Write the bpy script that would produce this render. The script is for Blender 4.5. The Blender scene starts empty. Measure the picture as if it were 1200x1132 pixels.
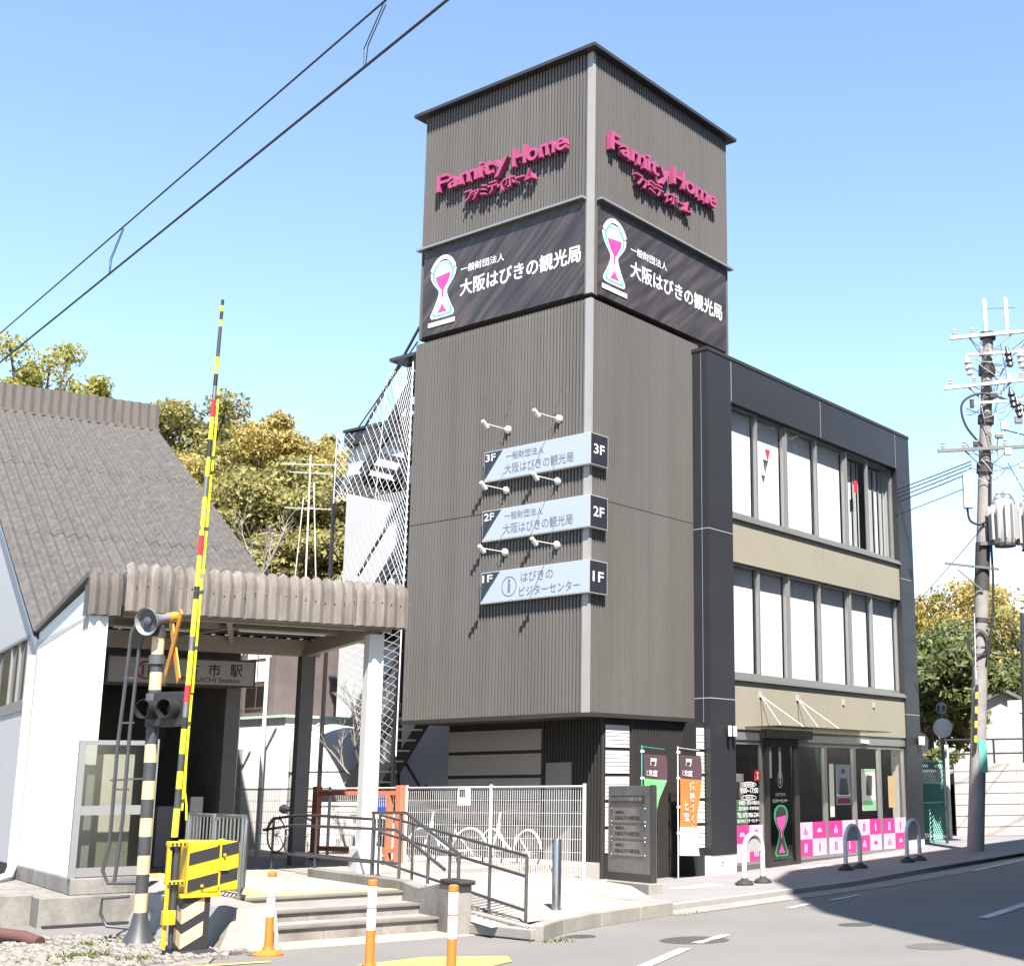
import bpy, math, random
from mathutils import Vector, Matrix
random.seed(7)
SC = bpy.context.scene
COL = SC.collection
R = math.radians

# ------------------------------------------------------------------ camera
F_PX, PPX, PPY, IW, IH = 1572.98, 822.4, 576.94, 1200.0, 1132.0
YAW, PIT, ROLL = R(34.9087), R(12.3494), R(-0.4778)
fw = Vector((math.cos(PIT)*math.cos(YAW), math.cos(PIT)*math.sin(YAW), math.sin(PIT)))
rt = Vector((math.sin(YAW), -math.cos(YAW), 0)); up = rt.cross(fw)
r2 = math.cos(ROLL)*rt + math.sin(ROLL)*up; u2 = -math.sin(ROLL)*rt + math.cos(ROLL)*up
cd = bpy.data.cameras.new('camera'); cam = bpy.data.objects.new('camera', cd); COL.objects.link(cam)
cam.matrix_world = Matrix(((r2.x, u2.x, -fw.x, -17.6632), (r2.y, u2.y, -fw.y, -14.7313), (r2.z, u2.z, -fw.z, 1.6), (0, 0, 0, 1)))
cd.sensor_fit = 'HORIZONTAL'; cd.sensor_width = 36.0; cd.lens = F_PX/IW*36.0
cd.shift_x = (IW/2-PPX)/IW; cd.shift_y = (PPY-IH/2)/IW
cd.clip_start = 0.1; cd.clip_end = 2000
SC.camera = cam

# ------------------------------------------------------------------ sky, sun, exposure
SUN_AZ, SUN_EL = R(51.0+180.0), R(53.5)          # direction towards the sun, from +X
w = bpy.data.worlds.new('World'); SC.world = w; w.use_nodes = True
nt = w.node_tree; bg = nt.nodes['Background']
sky = nt.nodes.new('ShaderNodeTexSky'); sky.sky_type = 'NISHITA'; sky.sun_disc = False
sky.sun_elevation = SUN_EL; sky.sun_rotation = R(90.0)-SUN_AZ
sky.altitude = 20; sky.air_density = 1.0; sky.dust_density = 0.0; sky.ozone_density = 1.0
nt.links.new(sky.outputs[0], bg.inputs[0]); bg.inputs[1].default_value = 0.1
sd = bpy.data.lights.new('sun', 'SUN'); sd.energy = 5.0; sd.angle = R(0.5); sd.color = (1.0, 0.945, 0.875)
so = bpy.data.objects.new('sun', sd); COL.objects.link(so); so.location = (-30, -40, 60)
sdir = Vector((math.cos(SUN_EL)*math.cos(SUN_AZ), math.cos(SUN_EL)*math.sin(SUN_AZ), math.sin(SUN_EL)))
so.rotation_euler = sdir.to_track_quat('Z', 'Y').to_euler()
SC.view_settings.view_transform = 'Standard'; SC.view_settings.look = 'None'
SC.view_settings.exposure = 1.74; SC.view_settings.gamma = 1.0
SC.render.engine = 'CYCLES'
SC.cycles.max_bounces = 6; SC.cycles.transparent_max_bounces = 24
SC.cycles.caustics_reflective = False; SC.cycles.caustics_refractive = False
SC.cycles.use_denoising = True

# ------------------------------------------------------------------ materials
MATS = {}
ALB = 0.72                                       # base colours are given for a white of 1.0 and toned to real paint
def mat(name, col, rough=0.6, metal=0.0, var=0.0, vscale=3.0, bump=0.0, bscale=40.0, spec=0.5, stretch=(1, 1, 1), dirt=None, dscale=1.2, damt=0.5):
    col = tuple(c*ALB for c in col); dirt = tuple(c*ALB for c in dirt) if dirt else None
    m = bpy.data.materials.new(name); m.use_nodes = True; n = m.node_tree; L = n.links
    b = n.nodes['Principled BSDF']
    b.inputs['Base Color'].default_value = (*col, 1); b.inputs['Roughness'].default_value = rough
    b.inputs['Metallic'].default_value = metal; b.inputs['Specular IOR Level'].default_value = spec
    src = None
    if var or bump or dirt:
        tc = n.nodes.new('ShaderNodeNewGeometry'); mp = n.nodes.new('ShaderNodeMapping')
        mp.inputs['Scale'].default_value = stretch; L.new(tc.outputs['Position'], mp.inputs[0])
    if var:
        nz = n.nodes.new('ShaderNodeTexNoise'); nz.inputs['Scale'].default_value = vscale; nz.inputs['Detail'].default_value = 6
        nz.inputs['Roughness'].default_value = 0.65
        L.new(mp.outputs[0], nz.inputs['Vector'])
        cr = n.nodes.new('ShaderNodeValToRGB'); cr.color_ramp.elements[0].position = 0.3; cr.color_ramp.elements[1].position = 0.72
        cr.color_ramp.elements[0].color = (*[c*(1-var) for c in col], 1); cr.color_ramp.elements[1].color = (*[min(1, c*(1+var)) for c in col], 1)
        L.new(nz.outputs['Fac'], cr.inputs[0]); src = cr.outputs[0]
    if dirt:
        nd = n.nodes.new('ShaderNodeTexNoise'); nd.inputs['Scale'].default_value = dscale; nd.inputs['Detail'].default_value = 8; nd.inputs['Roughness'].default_value = 0.7
        L.new(mp.outputs[0], nd.inputs['Vector'])
        r_ = n.nodes.new('ShaderNodeValToRGB'); r_.color_ramp.elements[0].position = 0.44; r_.color_ramp.elements[1].position = 0.68
        r_.color_ramp.elements[1].color = (damt, damt, damt, 1)
        L.new(nd.outputs['Fac'], r_.inputs[0])
        mx = n.nodes.new('ShaderNodeMix'); mx.data_type = 'RGBA'
        L.new(r_.outputs[0], mx.inputs[0]); mx.inputs[6].default_value = (*col, 1); mx.inputs[7].default_value = (*dirt, 1)
        if src: L.new(src, mx.inputs[6])
        src = mx.outputs[2]
    if src: L.new(src, b.inputs['Base Color'])
    if bump:
        nb = n.nodes.new('ShaderNodeTexNoise'); nb.inputs['Scale'].default_value = bscale; nb.inputs['Detail'].default_value = 4
        L.new(mp.outputs[0], nb.inputs['Vector'])
        bp = n.nodes.new('ShaderNodeBump'); bp.inputs['Strength'].default_value = bump; bp.inputs['Distance'].default_value = 0.02
        L.new(nb.outputs['Fac'], bp.inputs['Height']); L.new(bp.outputs[0], b.inputs['Normal'])
    MATS[name] = m; return m
def glass(name, tint, refl=0.06, rough=0.02):
    m = bpy.data.materials.new(name); m.use_nodes = True; n = m.node_tree; L = n.links
    n.nodes.remove(n.nodes['Principled BSDF']); out = n.nodes['Material Output']
    t = n.nodes.new('ShaderNodeBsdfTransparent'); t.inputs[0].default_value = (*tint, 1)
    g = n.nodes.new('ShaderNodeBsdfGlossy'); g.inputs['Roughness'].default_value = rough
    fr = n.nodes.new('ShaderNodeLayerWeight'); fr.inputs[0].default_value = 0.5
    pw = n.nodes.new('ShaderNodeMath'); pw.operation = 'POWER'; pw.inputs[1].default_value = 5.0; L.new(fr.outputs['Facing'], pw.inputs[0])
    ad = n.nodes.new('ShaderNodeMath'); ad.operation = 'MULTIPLY_ADD'; ad.inputs[1].default_value = 0.9; ad.inputs[2].default_value = 0.03+refl
    L.new(pw.outputs[0], ad.inputs[0])
    mx = n.nodes.new('ShaderNodeMixShader'); L.new(ad.outputs[0], mx.inputs[0]); L.new(t.outputs[0], mx.inputs[1]); L.new(g.outputs[0], mx.inputs[2])
    L.new(mx.outputs[0], out.inputs[0]); MATS[name] = m; return m
def leafmat(name, cols, trans=0.45):
    m = bpy.data.materials.new(name); m.use_nodes = True; n = m.node_tree; L = n.links
    b = n.nodes['Principled BSDF']; b.inputs['Roughness'].default_value = 0.6
    cols = [tuple(c*ALB*1.45+.012 for c in q) for q in cols]
    g = n.nodes.new('ShaderNodeNewGeometry'); cr = n.nodes.new('ShaderNodeValToRGB')
    e = cr.color_ramp.elements; e[0].color = (*cols[0], 1); e[1].color = (*cols[-1], 1)
    for i, c in enumerate(cols[1:-1]):
        k = e.new((i+1)/(len(cols)-1)); k.color = (*c, 1)
    L.new(g.outputs['Random Per Island'], cr.inputs[0]); L.new(cr.outputs[0], b.inputs['Base Color'])
    tr = n.nodes.new('ShaderNodeBsdfTranslucent'); L.new(cr.outputs[0], tr.inputs[0])
    mx = n.nodes.new('ShaderNodeMixShader'); mx.inputs[0].default_value = trans
    L.new(b.outputs[0], mx.inputs[1]); L.new(tr.outputs[0], mx.inputs[2]); L.new(mx.outputs[0], n.nodes['Material Output'].inputs[0])
    MATS[name] = m; return m
def woodgrain(name):
    m = mat(name, (0.045, 0.04, 0.042), 0.5); n = m.node_tree; L = n.links; b = n.nodes['Principled BSDF']
    tc = n.nodes.new('ShaderNodeNewGeometry'); cb = n.nodes.new('ShaderNodeCombineXYZ')
    for k, vec in enumerate(((3.6, -3.6, -4.0), (.35, -.35, .33))):
        dt = n.nodes.new('ShaderNodeVectorMath'); dt.operation = 'DOT_PRODUCT'; dt.inputs[1].default_value = vec
        L.new(tc.outputs['Position'], dt.inputs[0]); L.new(dt.outputs['Value'], cb.inputs[k])
    mp = cb
    nz = n.nodes.new('ShaderNodeTexNoise'); nz.inputs['Scale'].default_value = 1.5; nz.inputs['Detail'].default_value = 5; L.new(mp.outputs[0], nz.inputs['Vector'])
    cr = n.nodes.new('ShaderNodeValToRGB'); e = cr.color_ramp.elements
    e[0].position = 0.32; e[0].color = (0.019, 0.016, 0.019, 1); e[1].position = 0.72; e[1].color = (0.085, 0.062, 0.055, 1)
    k = e.new(0.5); k.color = (0.036, 0.031, 0.033, 1)
    L.new(nz.outputs['Fac'], cr.inputs[0]); L.new(cr.outputs[0], b.inputs['Base Color']); return m

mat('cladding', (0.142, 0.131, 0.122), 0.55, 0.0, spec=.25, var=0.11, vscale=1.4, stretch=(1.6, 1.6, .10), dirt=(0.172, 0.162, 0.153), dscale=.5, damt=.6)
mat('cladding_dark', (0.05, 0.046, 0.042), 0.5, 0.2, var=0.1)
mat('trim_grey', (0.38, 0.365, 0.35), 0.45, 0.1, var=0.06)
mat('roof_dark', (0.035, 0.035, 0.038), 0.5)
mat('black_panel', (0.029, 0.030, 0.035), 0.38, 0.0, var=0.08, vscale=.7, dirt=(0.050, 0.050, 0.055), dscale=.5, damt=.35)
mat('joint_pale', (0.5,0.5,0.48), 0.6)
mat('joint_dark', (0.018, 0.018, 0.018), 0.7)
mat('beige_panel', (0.353, 0.323, 0.248), 0.5, var=0.03, vscale=.8, dirt=(0.286, 0.260, 0.210), dscale=.6, damt=.4)
mat('aluminium', (0.42, 0.41, 0.395), 0.38, 0.55)
mat('alu_pale', (0.62, 0.61, 0.6), 0.4, 0.3)
mat('steel', (0.5, 0.49, 0.48), 0.28, 0.95)
mat('steel_dull', (0.33, 0.32, 0.31), 0.42, 0.8, var=.15, vscale=9)
mat('steel_dark', (0.10, 0.098, 0.10), 0.4, 0.6, var=.1)
mat('white_paint', (0.80, 0.79, 0.77), 0.5, var=0.03, vscale=2)
mat('white_wall', (0.52, 0.515, 0.515), 0.6, var=0.03, vscale=1, dirt=(0.55, 0.53, 0.5), dscale=.8, damt=.3, stretch=(1, 1, .35))
mat('white_siding', (0.74, 0.71, 0.67), 0.55, var=0.04)
mat('beige_siding', (0.437, 0.395, 0.353), 0.55, var=0.05)
mat('cream_wall', (0.72, 0.68, 0.60), 0.7, var=0.05, dirt=(0.4, 0.36, 0.3), damt=.4)
mat('blind_white', (0.87, 0.87, 0.87), 0.7)
mat('room_grey', (0.6, 0.585, 0.56), 0.8)
mat('room_floor', (0.36, 0.32, 0.28), 0.6)
mat('door_grey', (0.28, 0.275, 0.26), 0.5)
woodgrain('banner_wood')
mat('magenta', (0.42, 0.075, 0.18), 0.35)
mat('magenta_deep', (0.25, 0.02, 0.09), 0.4)
mat('print_white', (0.84, 0.84, 0.84), 0.5)
mat('print_black', (0.025, 0.025, 0.028), 0.5)
mat('print_grey', (0.16, 0.165, 0.18), 0.5)
mat('print_pink', (0.75, 0.07, 0.32), 0.5)
mat('print_red', (0.6, 0.03, 0.05), 0.5)
mat('print_teal', (0.16, 0.52, 0.42), 0.5)
mat('print_green', (0.03, 0.32, 0.13), 0.5)
mat('sign_face', (0.40, 0.45, 0.52), 0.35)
mat('sign_dark', (0.028, 0.03, 0.04), 0.35)
mat('lamp_white', (0.82, 0.81, 0.78), 0.4)
mat('decal_pink', (0.80, 0.05, 0.25), 0.4)
mat('decal_light', (0.83, 0.50, 0.70), 0.4)
mat('poster_dark', (0.08, 0.09, 0.12), 0.5)
mat('poster_blue', (0.28, 0.34, 0.45), 0.5)
mat('skin_print', (0.55, 0.36, 0.27), 0.5)
mat('poster_green', (0.35, 0.75, 0.42), 0.5)
mat('flag_plum', (0.10, 0.05, 0.065), 0.8)
mat('flag_green', (0.22, 0.72, 0.25), 0.8)
mat('flag_orange', (0.85, 0.22, 0.05), 0.8)
mat('flag_white', (0.82, 0.80, 0.78), 0.8)
mat('teal_paint', (0.05, 0.42, 0.36), 0.5)
mat('gate_green', (0.14, 0.44, 0.36), 0.5)
mat('slate', (0.078, 0.069, 0.062), 0.9, var=0.36, vscale=9, dirt=(0.132, 0.121, 0.111), dscale=6, damt=.85, bump=.4, bscale=25)
mat('slate_old', (0.145, 0.126, 0.112), 0.9, var=0.35, vscale=3, dirt=(0.06, 0.05, 0.043), dscale=3.0, damt=.85, bump=.35, bscale=25, stretch=(1.3, 1.3, .25))
mat('slate_fascia', (0.215, 0.187, 0.165), 0.9, var=0.22, vscale=3, dirt=(0.075, 0.062, 0.053), dscale=3.2, damt=.85, bump=.3, bscale=25, stretch=(1.3, 1.3, .22))
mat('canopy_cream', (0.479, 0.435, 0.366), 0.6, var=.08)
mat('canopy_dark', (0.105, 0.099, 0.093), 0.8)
mat('hall_dark', (0.20, 0.185, 0.17), 0.8, var=.2)
mat('hall_grey', (0.185, 0.176, 0.168), 0.7, var=.1)
mat('station_sign', (0.48, 0.46, 0.45), 0.5)
mat('tube_lamp', (0.85, 0.85, 0.82), 0.4)
mat('concrete', (0.272, 0.250, 0.223), 0.88, var=0.14, vscale=2.2, dirt=(0.101, 0.089, 0.077), dscale=1.8, damt=.8, bump=.3, bscale=30, stretch=(1, 1, .6))
mat('concrete_pale', (0.318, 0.293, 0.262), 0.88, var=0.10, vscale=2.5, dirt=(0.202, 0.180, 0.156), dscale=2.0, damt=.6, bump=.2, bscale=40)
mat('nosing', (0.17, 0.155, 0.14), 0.8, var=.2)
mat('plaza_floor', (0.365, 0.338, 0.306), 0.88, var=0.07, vscale=1.5, dirt=(0.255, 0.231, 0.206), dscale=1.0, damt=.6, bump=.12, bscale=60)
mat('tactile_yellow', (0.60, 0.44, 0.17), 0.8, var=.15, vscale=5)
mat('asphalt', (0.190, 0.180, 0.166), 0.92, var=0.09, vscale=.6, dirt=(0.154, 0.146, 0.135), dscale=.35, damt=.55, bump=.25, bscale=120)
mat('asphalt_patch', (0.135, 0.128, 0.118), 0.92, var=0.1, vscale=2, bump=.25, bscale=120)
mat('asphalt_patch2', (0.150, 0.142, 0.132), 0.92, var=.1, vscale=3, bump=.3, bscale=90)
mat('pave', (0.269, 0.256, 0.256), 0.9, var=0.08, vscale=1.2, dirt=(0.218, 0.206, 0.206), dscale=.9, damt=.5, bump=.2, bscale=90)
mat('kerb_stone', (0.329, 0.314, 0.294), 0.85, var=.1, bump=.2)
mat('line_white', (0.66, 0.65, 0.63), 0.8, var=.1, vscale=6, dirt=(0.3, 0.29, 0.28), dscale=4, damt=.8)
mat('line_yellow', (0.66, 0.50, 0.10), 0.8, var=.1, dirt=(0.35, 0.3, 0.18), dscale=4, damt=.8)
mat('iron_cover', (0.12, 0.115, 0.11), 0.6, 0.3, var=.2, vscale=20)
mat('gravel', (0.25, 0.228, 0.20), 0.95, var=0.3, vscale=9, bump=.9, bscale=28)
mat('dirt_brown', (0.11, 0.045, 0.035), 0.7, var=.2)
mat('yellow_paint', (0.85, 0.55, 0.015), 0.4, var=.05, dirt=(.45, .28, .03), dscale=6, damt=.4)
mat('fluo_yellow', (0.80, 0.82, 0.02), 0.4)
mat('arm_yellow', (0.72, 0.68, 0.05), 0.4)
mat('black_paint', (0.022, 0.021, 0.022), 0.5)
mat('pole_dark', (0.055, 0.055, 0.06), 0.5, var=.2)
mat('pole_cream', (0.78, 0.55, 0.30), 0.5, var=.08)
mat('board_orange', (0.72, 0.32, 0.035), 0.5)
mat('reflector_red', (0.75, 0.03, 0.04), 0.35)
mat('reflect_white', (0.82, 0.80, 0.83), 0.35)
mat('orange_rubber', (0.90, 0.20, 0.025), 0.5)
mat('horn_grey', (0.24, 0.25, 0.27), 0.45)
mat('horn_dark', (0.09, 0.095, 0.105), 0.5)
mat('rubber_black', (0.03, 0.028, 0.028), 0.7)
mat('orange_steel', (0.66, 0.21, 0.12), 0.6, var=.15)
mat('blue_plastic', (0.03, 0.07, 0.36), 0.4)
mat('pole_concrete', (0.33, 0.31, 0.29), 0.85, var=.12, vscale=3, dirt=(.2, .185, .17), dscale=2, damt=.6)
mat('pole_band', (0.06, 0.055, 0.055), 0.7)
mat('transformer', (0.50, 0.49, 0.49), 0.5, var=.06)
mat('ceramic', (0.70, 0.69, 0.68), 0.3)
mat('wire_black', (0.02, 0.02, 0.024), 0.6)
mat('wire_copper', (0.055, 0.045, 0.04), 0.6)
mat('bark', (0.10, 0.08, 0.065), 0.9, var=.3, bump=.5)
mat('bark_pale', (0.28, 0.25, 0.215), 0.9, var=.2)
mat('hill_soil', (0.055, 0.05, 0.025), 0.95, var=.3, vscale=.3)
mat('house_plaster', (0.46, 0.42, 0.40), 0.8, var=.08, dirt=(.4, .36, .34), damt=.5)
mat('house_tile', (0.13, 0.13, 0.135), 0.7, var=.2, vscale=6)
mat('timber_dark', (0.10, 0.075, 0.065), 0.8, var=.2)
mat('timber_mauve', (0.16, 0.125, 0.12), 0.8, var=.15)
mat('block_grey', (0.36, 0.35, 0.35), 0.85, var=.1)
mat('rail_steel', (0.17, 0.165, 0.165), 0.38, 0.75, var=.1)
glass('clear_glass', (0.93, 0.95, 0.95), 0.02)
glass('shop_glass', (0.9, 0.9, 0.88), 0.03)
glass('dark_glass', (0.45, 0.44, 0.43), 0.05)
glass('screen_glass', (0.62, 0.64, 0.60), 0.05, .12)
glass('awning_glass', (0.62, 0.62, 0.58), 0.02, .1)
mat('shop_lamp', (0.9, 0.9, 0.88), 0.5)
e_ = MATS['shop_lamp'].node_tree.nodes['Principled BSDF']; e_.inputs['Emission Color'].default_value = (1, .95, .86, 1); e_.inputs['Emission Strength'].default_value = 14.0
mat('apron_peach', (0.44, 0.37, 0.29), 0.9, var=.1, vscale=2, dirt=(.33, .28, .22), damt=.5)
mat('wall_pale', (0.50, 0.475, 0.445), 0.8, var=.05, dirt=(.38, .35, .32), damt=.5)
mat('curtain_grey', (0.50, 0.52, 0.50), 0.8)
mat('mint_trim', (0.52, 0.66, 0.60), 0.6)
mat('net_white', (0.78, 0.78, 0.78), 0.6)
leafmat('leaf_gold', [(0.145, 0.109, 0.026), (0.319, 0.239, 0.051), (0.478, 0.348, 0.087), (0.246, 0.232, 0.051), (0.551, 0.420, 0.145)])
leafmat('leaf_olive', [(0.10, 0.095, 0.022), (0.22, 0.20, 0.05), (0.33, 0.28, 0.085), (0.15, 0.15, 0.035), (0.40, 0.33, 0.13)])
leafmat('leaf_green', [(0.034, 0.054, 0.014), (0.081, 0.115, 0.024), (0.162, 0.176, 0.041), (0.054, 0.081, 0.019), (0.230, 0.223, 0.068)])
leafmat('leaf_lime', [(0.16, 0.16, 0.02), (0.30, 0.28, 0.04), (0.42, 0.36, 0.07)])
leafmat('leaf_pale', [(0.30, 0.26, 0.19), (0.38, 0.35, 0.20), (0.42, 0.36, 0.30)])
leafmat('weed', [(0.07, 0.10, 0.02), (0.16, 0.19, 0.05), (0.30, 0.30, 0.12)])

# ------------------------------------------------------------------ builders
SA = R(-20.0)                                   # station axes are turned 20 degrees
ORG = {}
class MB:
    def __init__(s): s.v = []; s.f = []
    def add(s, vs, fs):
        o = len(s.v); s.v += [tuple(p) for p in vs]; s.f += [tuple(i+o for i in q) for q in fs]; return s
    def box(s, x0, x1, y0, y1, z0, z1):
        return s.add([(x0, y0, z0), (x1, y0, z0), (x1, y1, z0), (x0, y1, z0), (x0, y0, z1), (x1, y0, z1), (x1, y1, z1), (x0, y1, z1)],
                     [(0, 3, 2, 1), (4, 5, 6, 7), (0, 1, 5, 4), (1, 2, 6, 5), (2, 3, 7, 6), (3, 0, 4, 7)])
    def obox(s, c, a, b, d):                    # centre and three half-vectors
        c, a, b, d = map(Vector, (c, a, b, d)); vs = []
        for k in (-1, 1):
            for i, j in ((-1, -1), (1, -1), (1, 1), (-1, 1)): vs.append(c+a*i+b*j+d*k)
        return s.add(vs, [(0, 3, 2, 1), (4, 5, 6, 7), (0, 1, 5, 4), (1, 2, 6, 5), (2, 3, 7, 6), (3, 0, 4, 7)])
    def bar(s, p, q, wd, ht, upv=(0, 0, 1)):      # rectangular bar between two points
        p, q = Vector(p), Vector(q); d = (q-p); l = d.length; d.normalize(); u = Vector(upv)
        sd_ = d.cross(u)
        if sd_.length < 1e-4: sd_ = d.cross(Vector((1, 0, 0)))
        sd_.normalize(); u = sd_.cross(d)
        return s.obox((p+q)/2, d*l/2, sd_*wd/2, u*ht/2)
    def tube(s, p, q, r, rb=None, n=8, cap=True):
        return s.pipe([p, q], [r, r if rb is None else rb], n, cap)
    def pipe(s, pts, r, n=8, cap=True):
        pts = [Vector(p) for p in pts]; m = len(pts)
        rr = r if isinstance(r, (list, tuple)) else [r]*m
        o = len(s.v); pu = None
        for i, p in enumerate(pts):
            d = (pts[min(i+1, m-1)]-pts[max(i-1, 0)]).normalized()
            if pu is None:
                pu = d.orthogonal().normalized()
            else:
                pu = (pu-d*pu.dot(d)); pu = pu.normalized() if pu.length > 1e-5 else d.orthogonal().normalized()
            w_ = d.cross(pu)
            for k in range(n):
                a = 2*math.pi*k/n; s.v.append(tuple(p+(pu*math.cos(a)+w_*math.sin(a))*rr[i]))
        for i in range(m-1):
            for k in range(n):
                k2 = (k+1) % n; s.f.append((o+i*n+k, o+i*n+k2, o+(i+1)*n+k2, o+(i+1)*n+k))
        if cap:
            s.f.append(tuple(o+k for k in range(n))[::-1]); s.f.append(tuple(o+(m-1)*n+k for k in range(n)))
        return s
    def lathe(s, prof, c=(0, 0, 0), n=16, ax=(0, 0, 1)):     # prof: (radius, height along axis)
        c = Vector(c); ax = Vector(ax).normalized(); a = ax.orthogonal().normalized(); b = ax.cross(a); o = len(s.v); m = len(prof)
        for r_, h in prof:
            for k in range(n):
                t = 2*math.pi*k/n; s.v.append(tuple(c+ax*h+(a*math.cos(t)+b*math.sin(t))*r_))
        for i in range(m-1):
            for k in range(n):
                k2 = (k+1) % n; s.f.append((o+i*n+k, o+i*n+k2, o+(i+1)*n+k2, o+(i+1)*n+k))
        s.f.append(tuple(o+k for k in range(n))[::-1]); s.f.append(tuple(o+(m-1)*n+k for k in range(n)))
        return s
    def ball(s, c, r, n=10):
        return s.lathe([(max(1e-4, r*math.sin(math.pi*i/8)), -r*math.cos(math.pi*i/8)) for i in range(9)], c, n)
    def ext(s, poly, vec):                      # polygon (3D points) extruded by vec
        vec = Vector(vec); n = len(poly); a = [Vector(p) for p in poly]; b = [p+vec for p in a]
        return s.add(a+b, [tuple(range(n))[::-1], tuple(range(n, 2*n))]+[(i, (i+1) % n, n+(i+1) % n, n+i) for i in range(n)])
    def quad(s, a, b, c, d): return s.add([a, b, c, d], [(0, 1, 2, 3)])
    def corr(s, p0, d, length, h, out, pitch, depth, kind='trap'):   # ribbed sheet: runs along d, ribs along h, proud along out
        p0, d, h, out = Vector(p0), Vector(d), Vector(h), Vector(out); xs = []
        n = max(1, round(length/pitch)); pt = length/n
        for i in range(n):
            if kind == 'trap':
                xs += [(i*pt, 0), (i*pt+.40*pt, 0), (i*pt+.45*pt, 1), (i*pt+.95*pt, 1)]
            else:
                xs += [(i*pt+k/6*pt, .5-.5*math.cos(2*math.pi*k/6)) for k in range(6)]
        xs.append((length, 0)); o = len(s.v)
        for x_, t in xs:
            b = p0+d*x_+out*(t*depth); s.v.append(tuple(b)); s.v.append(tuple(b+h))
        for i in range(len(xs)-1): s.f.append((o+2*i, o+2*i+2, o+2*i+3, o+2*i+1))
        return s
    def build(s, name, m, parent=None, smooth=False, org=None, frame='W', bevel=0, label=None, kind=None):
        if parent is not None: org, frame = ORG[parent.name]
        elif org is None: org = (0, 0, 0)
        me = bpy.data.meshes.new(name)
        me.from_pydata([(p[0]-org[0], p[1]-org[1], p[2]-org[2]) for p in s.v], [], s.f)
        me.materials.append(MATS[m]); me.update()
        if smooth:
            me.polygons.foreach_set('use_smooth', [True]*len(me.polygons)); me.set_sharp_from_angle(angle=R(40))
        o = bpy.data.objects.new(name, me); COL.objects.link(o)
        if parent is not None: o.parent = parent
        else: place(o, org, frame)
        ORG[o.name] = (org, frame)
        if bevel:
            bv = o.modifiers.new('bevel', 'BEVEL'); bv.width = bevel; bv.segments = 2; bv.limit_method = 'ANGLE'
        if label: o['label'] = label
        if kind: o['kind'] = kind
        return o
def S2W(p):
    c, s_ = math.cos(SA), math.sin(SA); return (p[0]*c-p[1]*s_, p[0]*s_+p[1]*c, p[2])
def W2S(p):
    c, s_ = math.cos(SA), math.sin(SA); return (p[0]*c+p[1]*s_, -p[0]*s_+p[1]*c, p[2])
def place(o, org, frame):
    if frame == 'S': o.location = S2W(org); o.rotation_euler = (0, 0, SA)
    else: o.location = org
def thing(name, label, cat, org=(0, 0, 0), frame='W', group=None):
    o = bpy.data.objects.new(name, None); o.empty_display_size = .2; COL.objects.link(o); place(o, org, frame); ORG[o.name] = (org, frame)
    return tag(o, label, cat, group)
def tag(o, label, cat, group=None):
    o['label'] = label; o['category'] = cat
    if group: o['group'] = group
    return o
def struct(o): o['kind'] = 'structure'; return o
def stuff(o): o['kind'] = 'stuff'; return o
def clone(root, loc, rot=None, label=None):      # a copy of a thing with its parts and sub-parts
    r = root.copy(); COL.objects.link(r); r.location = loc; ORG[r.name] = ORG[root.name]
    if rot is not None: r.rotation_euler = rot
    if label: r['label'] = label
    for ch in list(root.children):
        c = ch.copy(); COL.objects.link(c); c.parent = r
        for gch in list(ch.children):
            d = gch.copy(); COL.objects.link(d); d.parent = c
    return r

# ------------------------------------------------------------------ lettering
def glyphs(txt, bold=0.0, extrude=0.0):
    cu = bpy.data.curves.new('t', 'FONT'); cu.body = txt; cu.size = 1.0; cu.offset = bold; cu.extrude = extrude; cu.resolution_u = 3
    ob = bpy.data.objects.new('t', cu); COL.objects.link(ob)
    bpy.context.view_layer.update()
    me = ob.evaluated_get(bpy.context.evaluated_depsgraph_get()).to_mesh()
    vs = [tuple(v.co) for v in me.vertices]; fs = [tuple(p.vertices) for p in me.polygons]
    ob.evaluated_get(bpy.context.evaluated_depsgraph_get()).to_mesh_clear()
    bpy.data.objects.remove(ob); bpy.data.curves.remove(cu)
    return vs, fs
def put(mb, g, o, ex, ez, w_, h_, out=None):      # fit glyph mesh into a w x h box: o = lower left, ex right, ez up
    vs, fs = g; o, ex, ez = Vector(o), Vector(ex), Vector(ez); n = Vector(out) if out else ex.cross(ez)
    x0 = min(v[0] for v in vs); x1 = max(v[0] for v in vs); y0 = min(v[1] for v in vs); y1 = max(v[1] for v in vs)
    zz = max(abs(v[2]) for v in vs) or 1
    d = out and Vector(out).length or 0
    nn = n.normalized()
    mb.add([o+ex*((v[0]-x0)/(x1-x0)*w_)+ez*((v[1]-y0)/max(1e-6, y1-y0)*h_)+nn*((v[2]/zz*.5+.5)*d if out else 0) for v in vs], fs)
def text(mb, txt, o, ex, ez, w_, h_, bold=0.0):   # bold: the same outline stacked a hair apart with small shifts
    g = glyphs(txt); n = Vector(ex).cross(Vector(ez)); o = Vector(o); d = bold*h_*.9
    for k, (a_, b_) in enumerate(((0, 0), (d, 0), (-d, 0), (0, d), (0, -d)) if bold else ((0, 0),)): put(mb, g, o+Vector(ex)*a_+Vector(ez)*b_+n*(.0005*k), ex, ez, w_, h_)
    return mb
def line(par, m, txt, o, ex, ez, w_, h_, bold=0.0, name='lettering'): return text(MB(), txt, o, ex, ez, w_, h_, bold).build(name, m, par)
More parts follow.
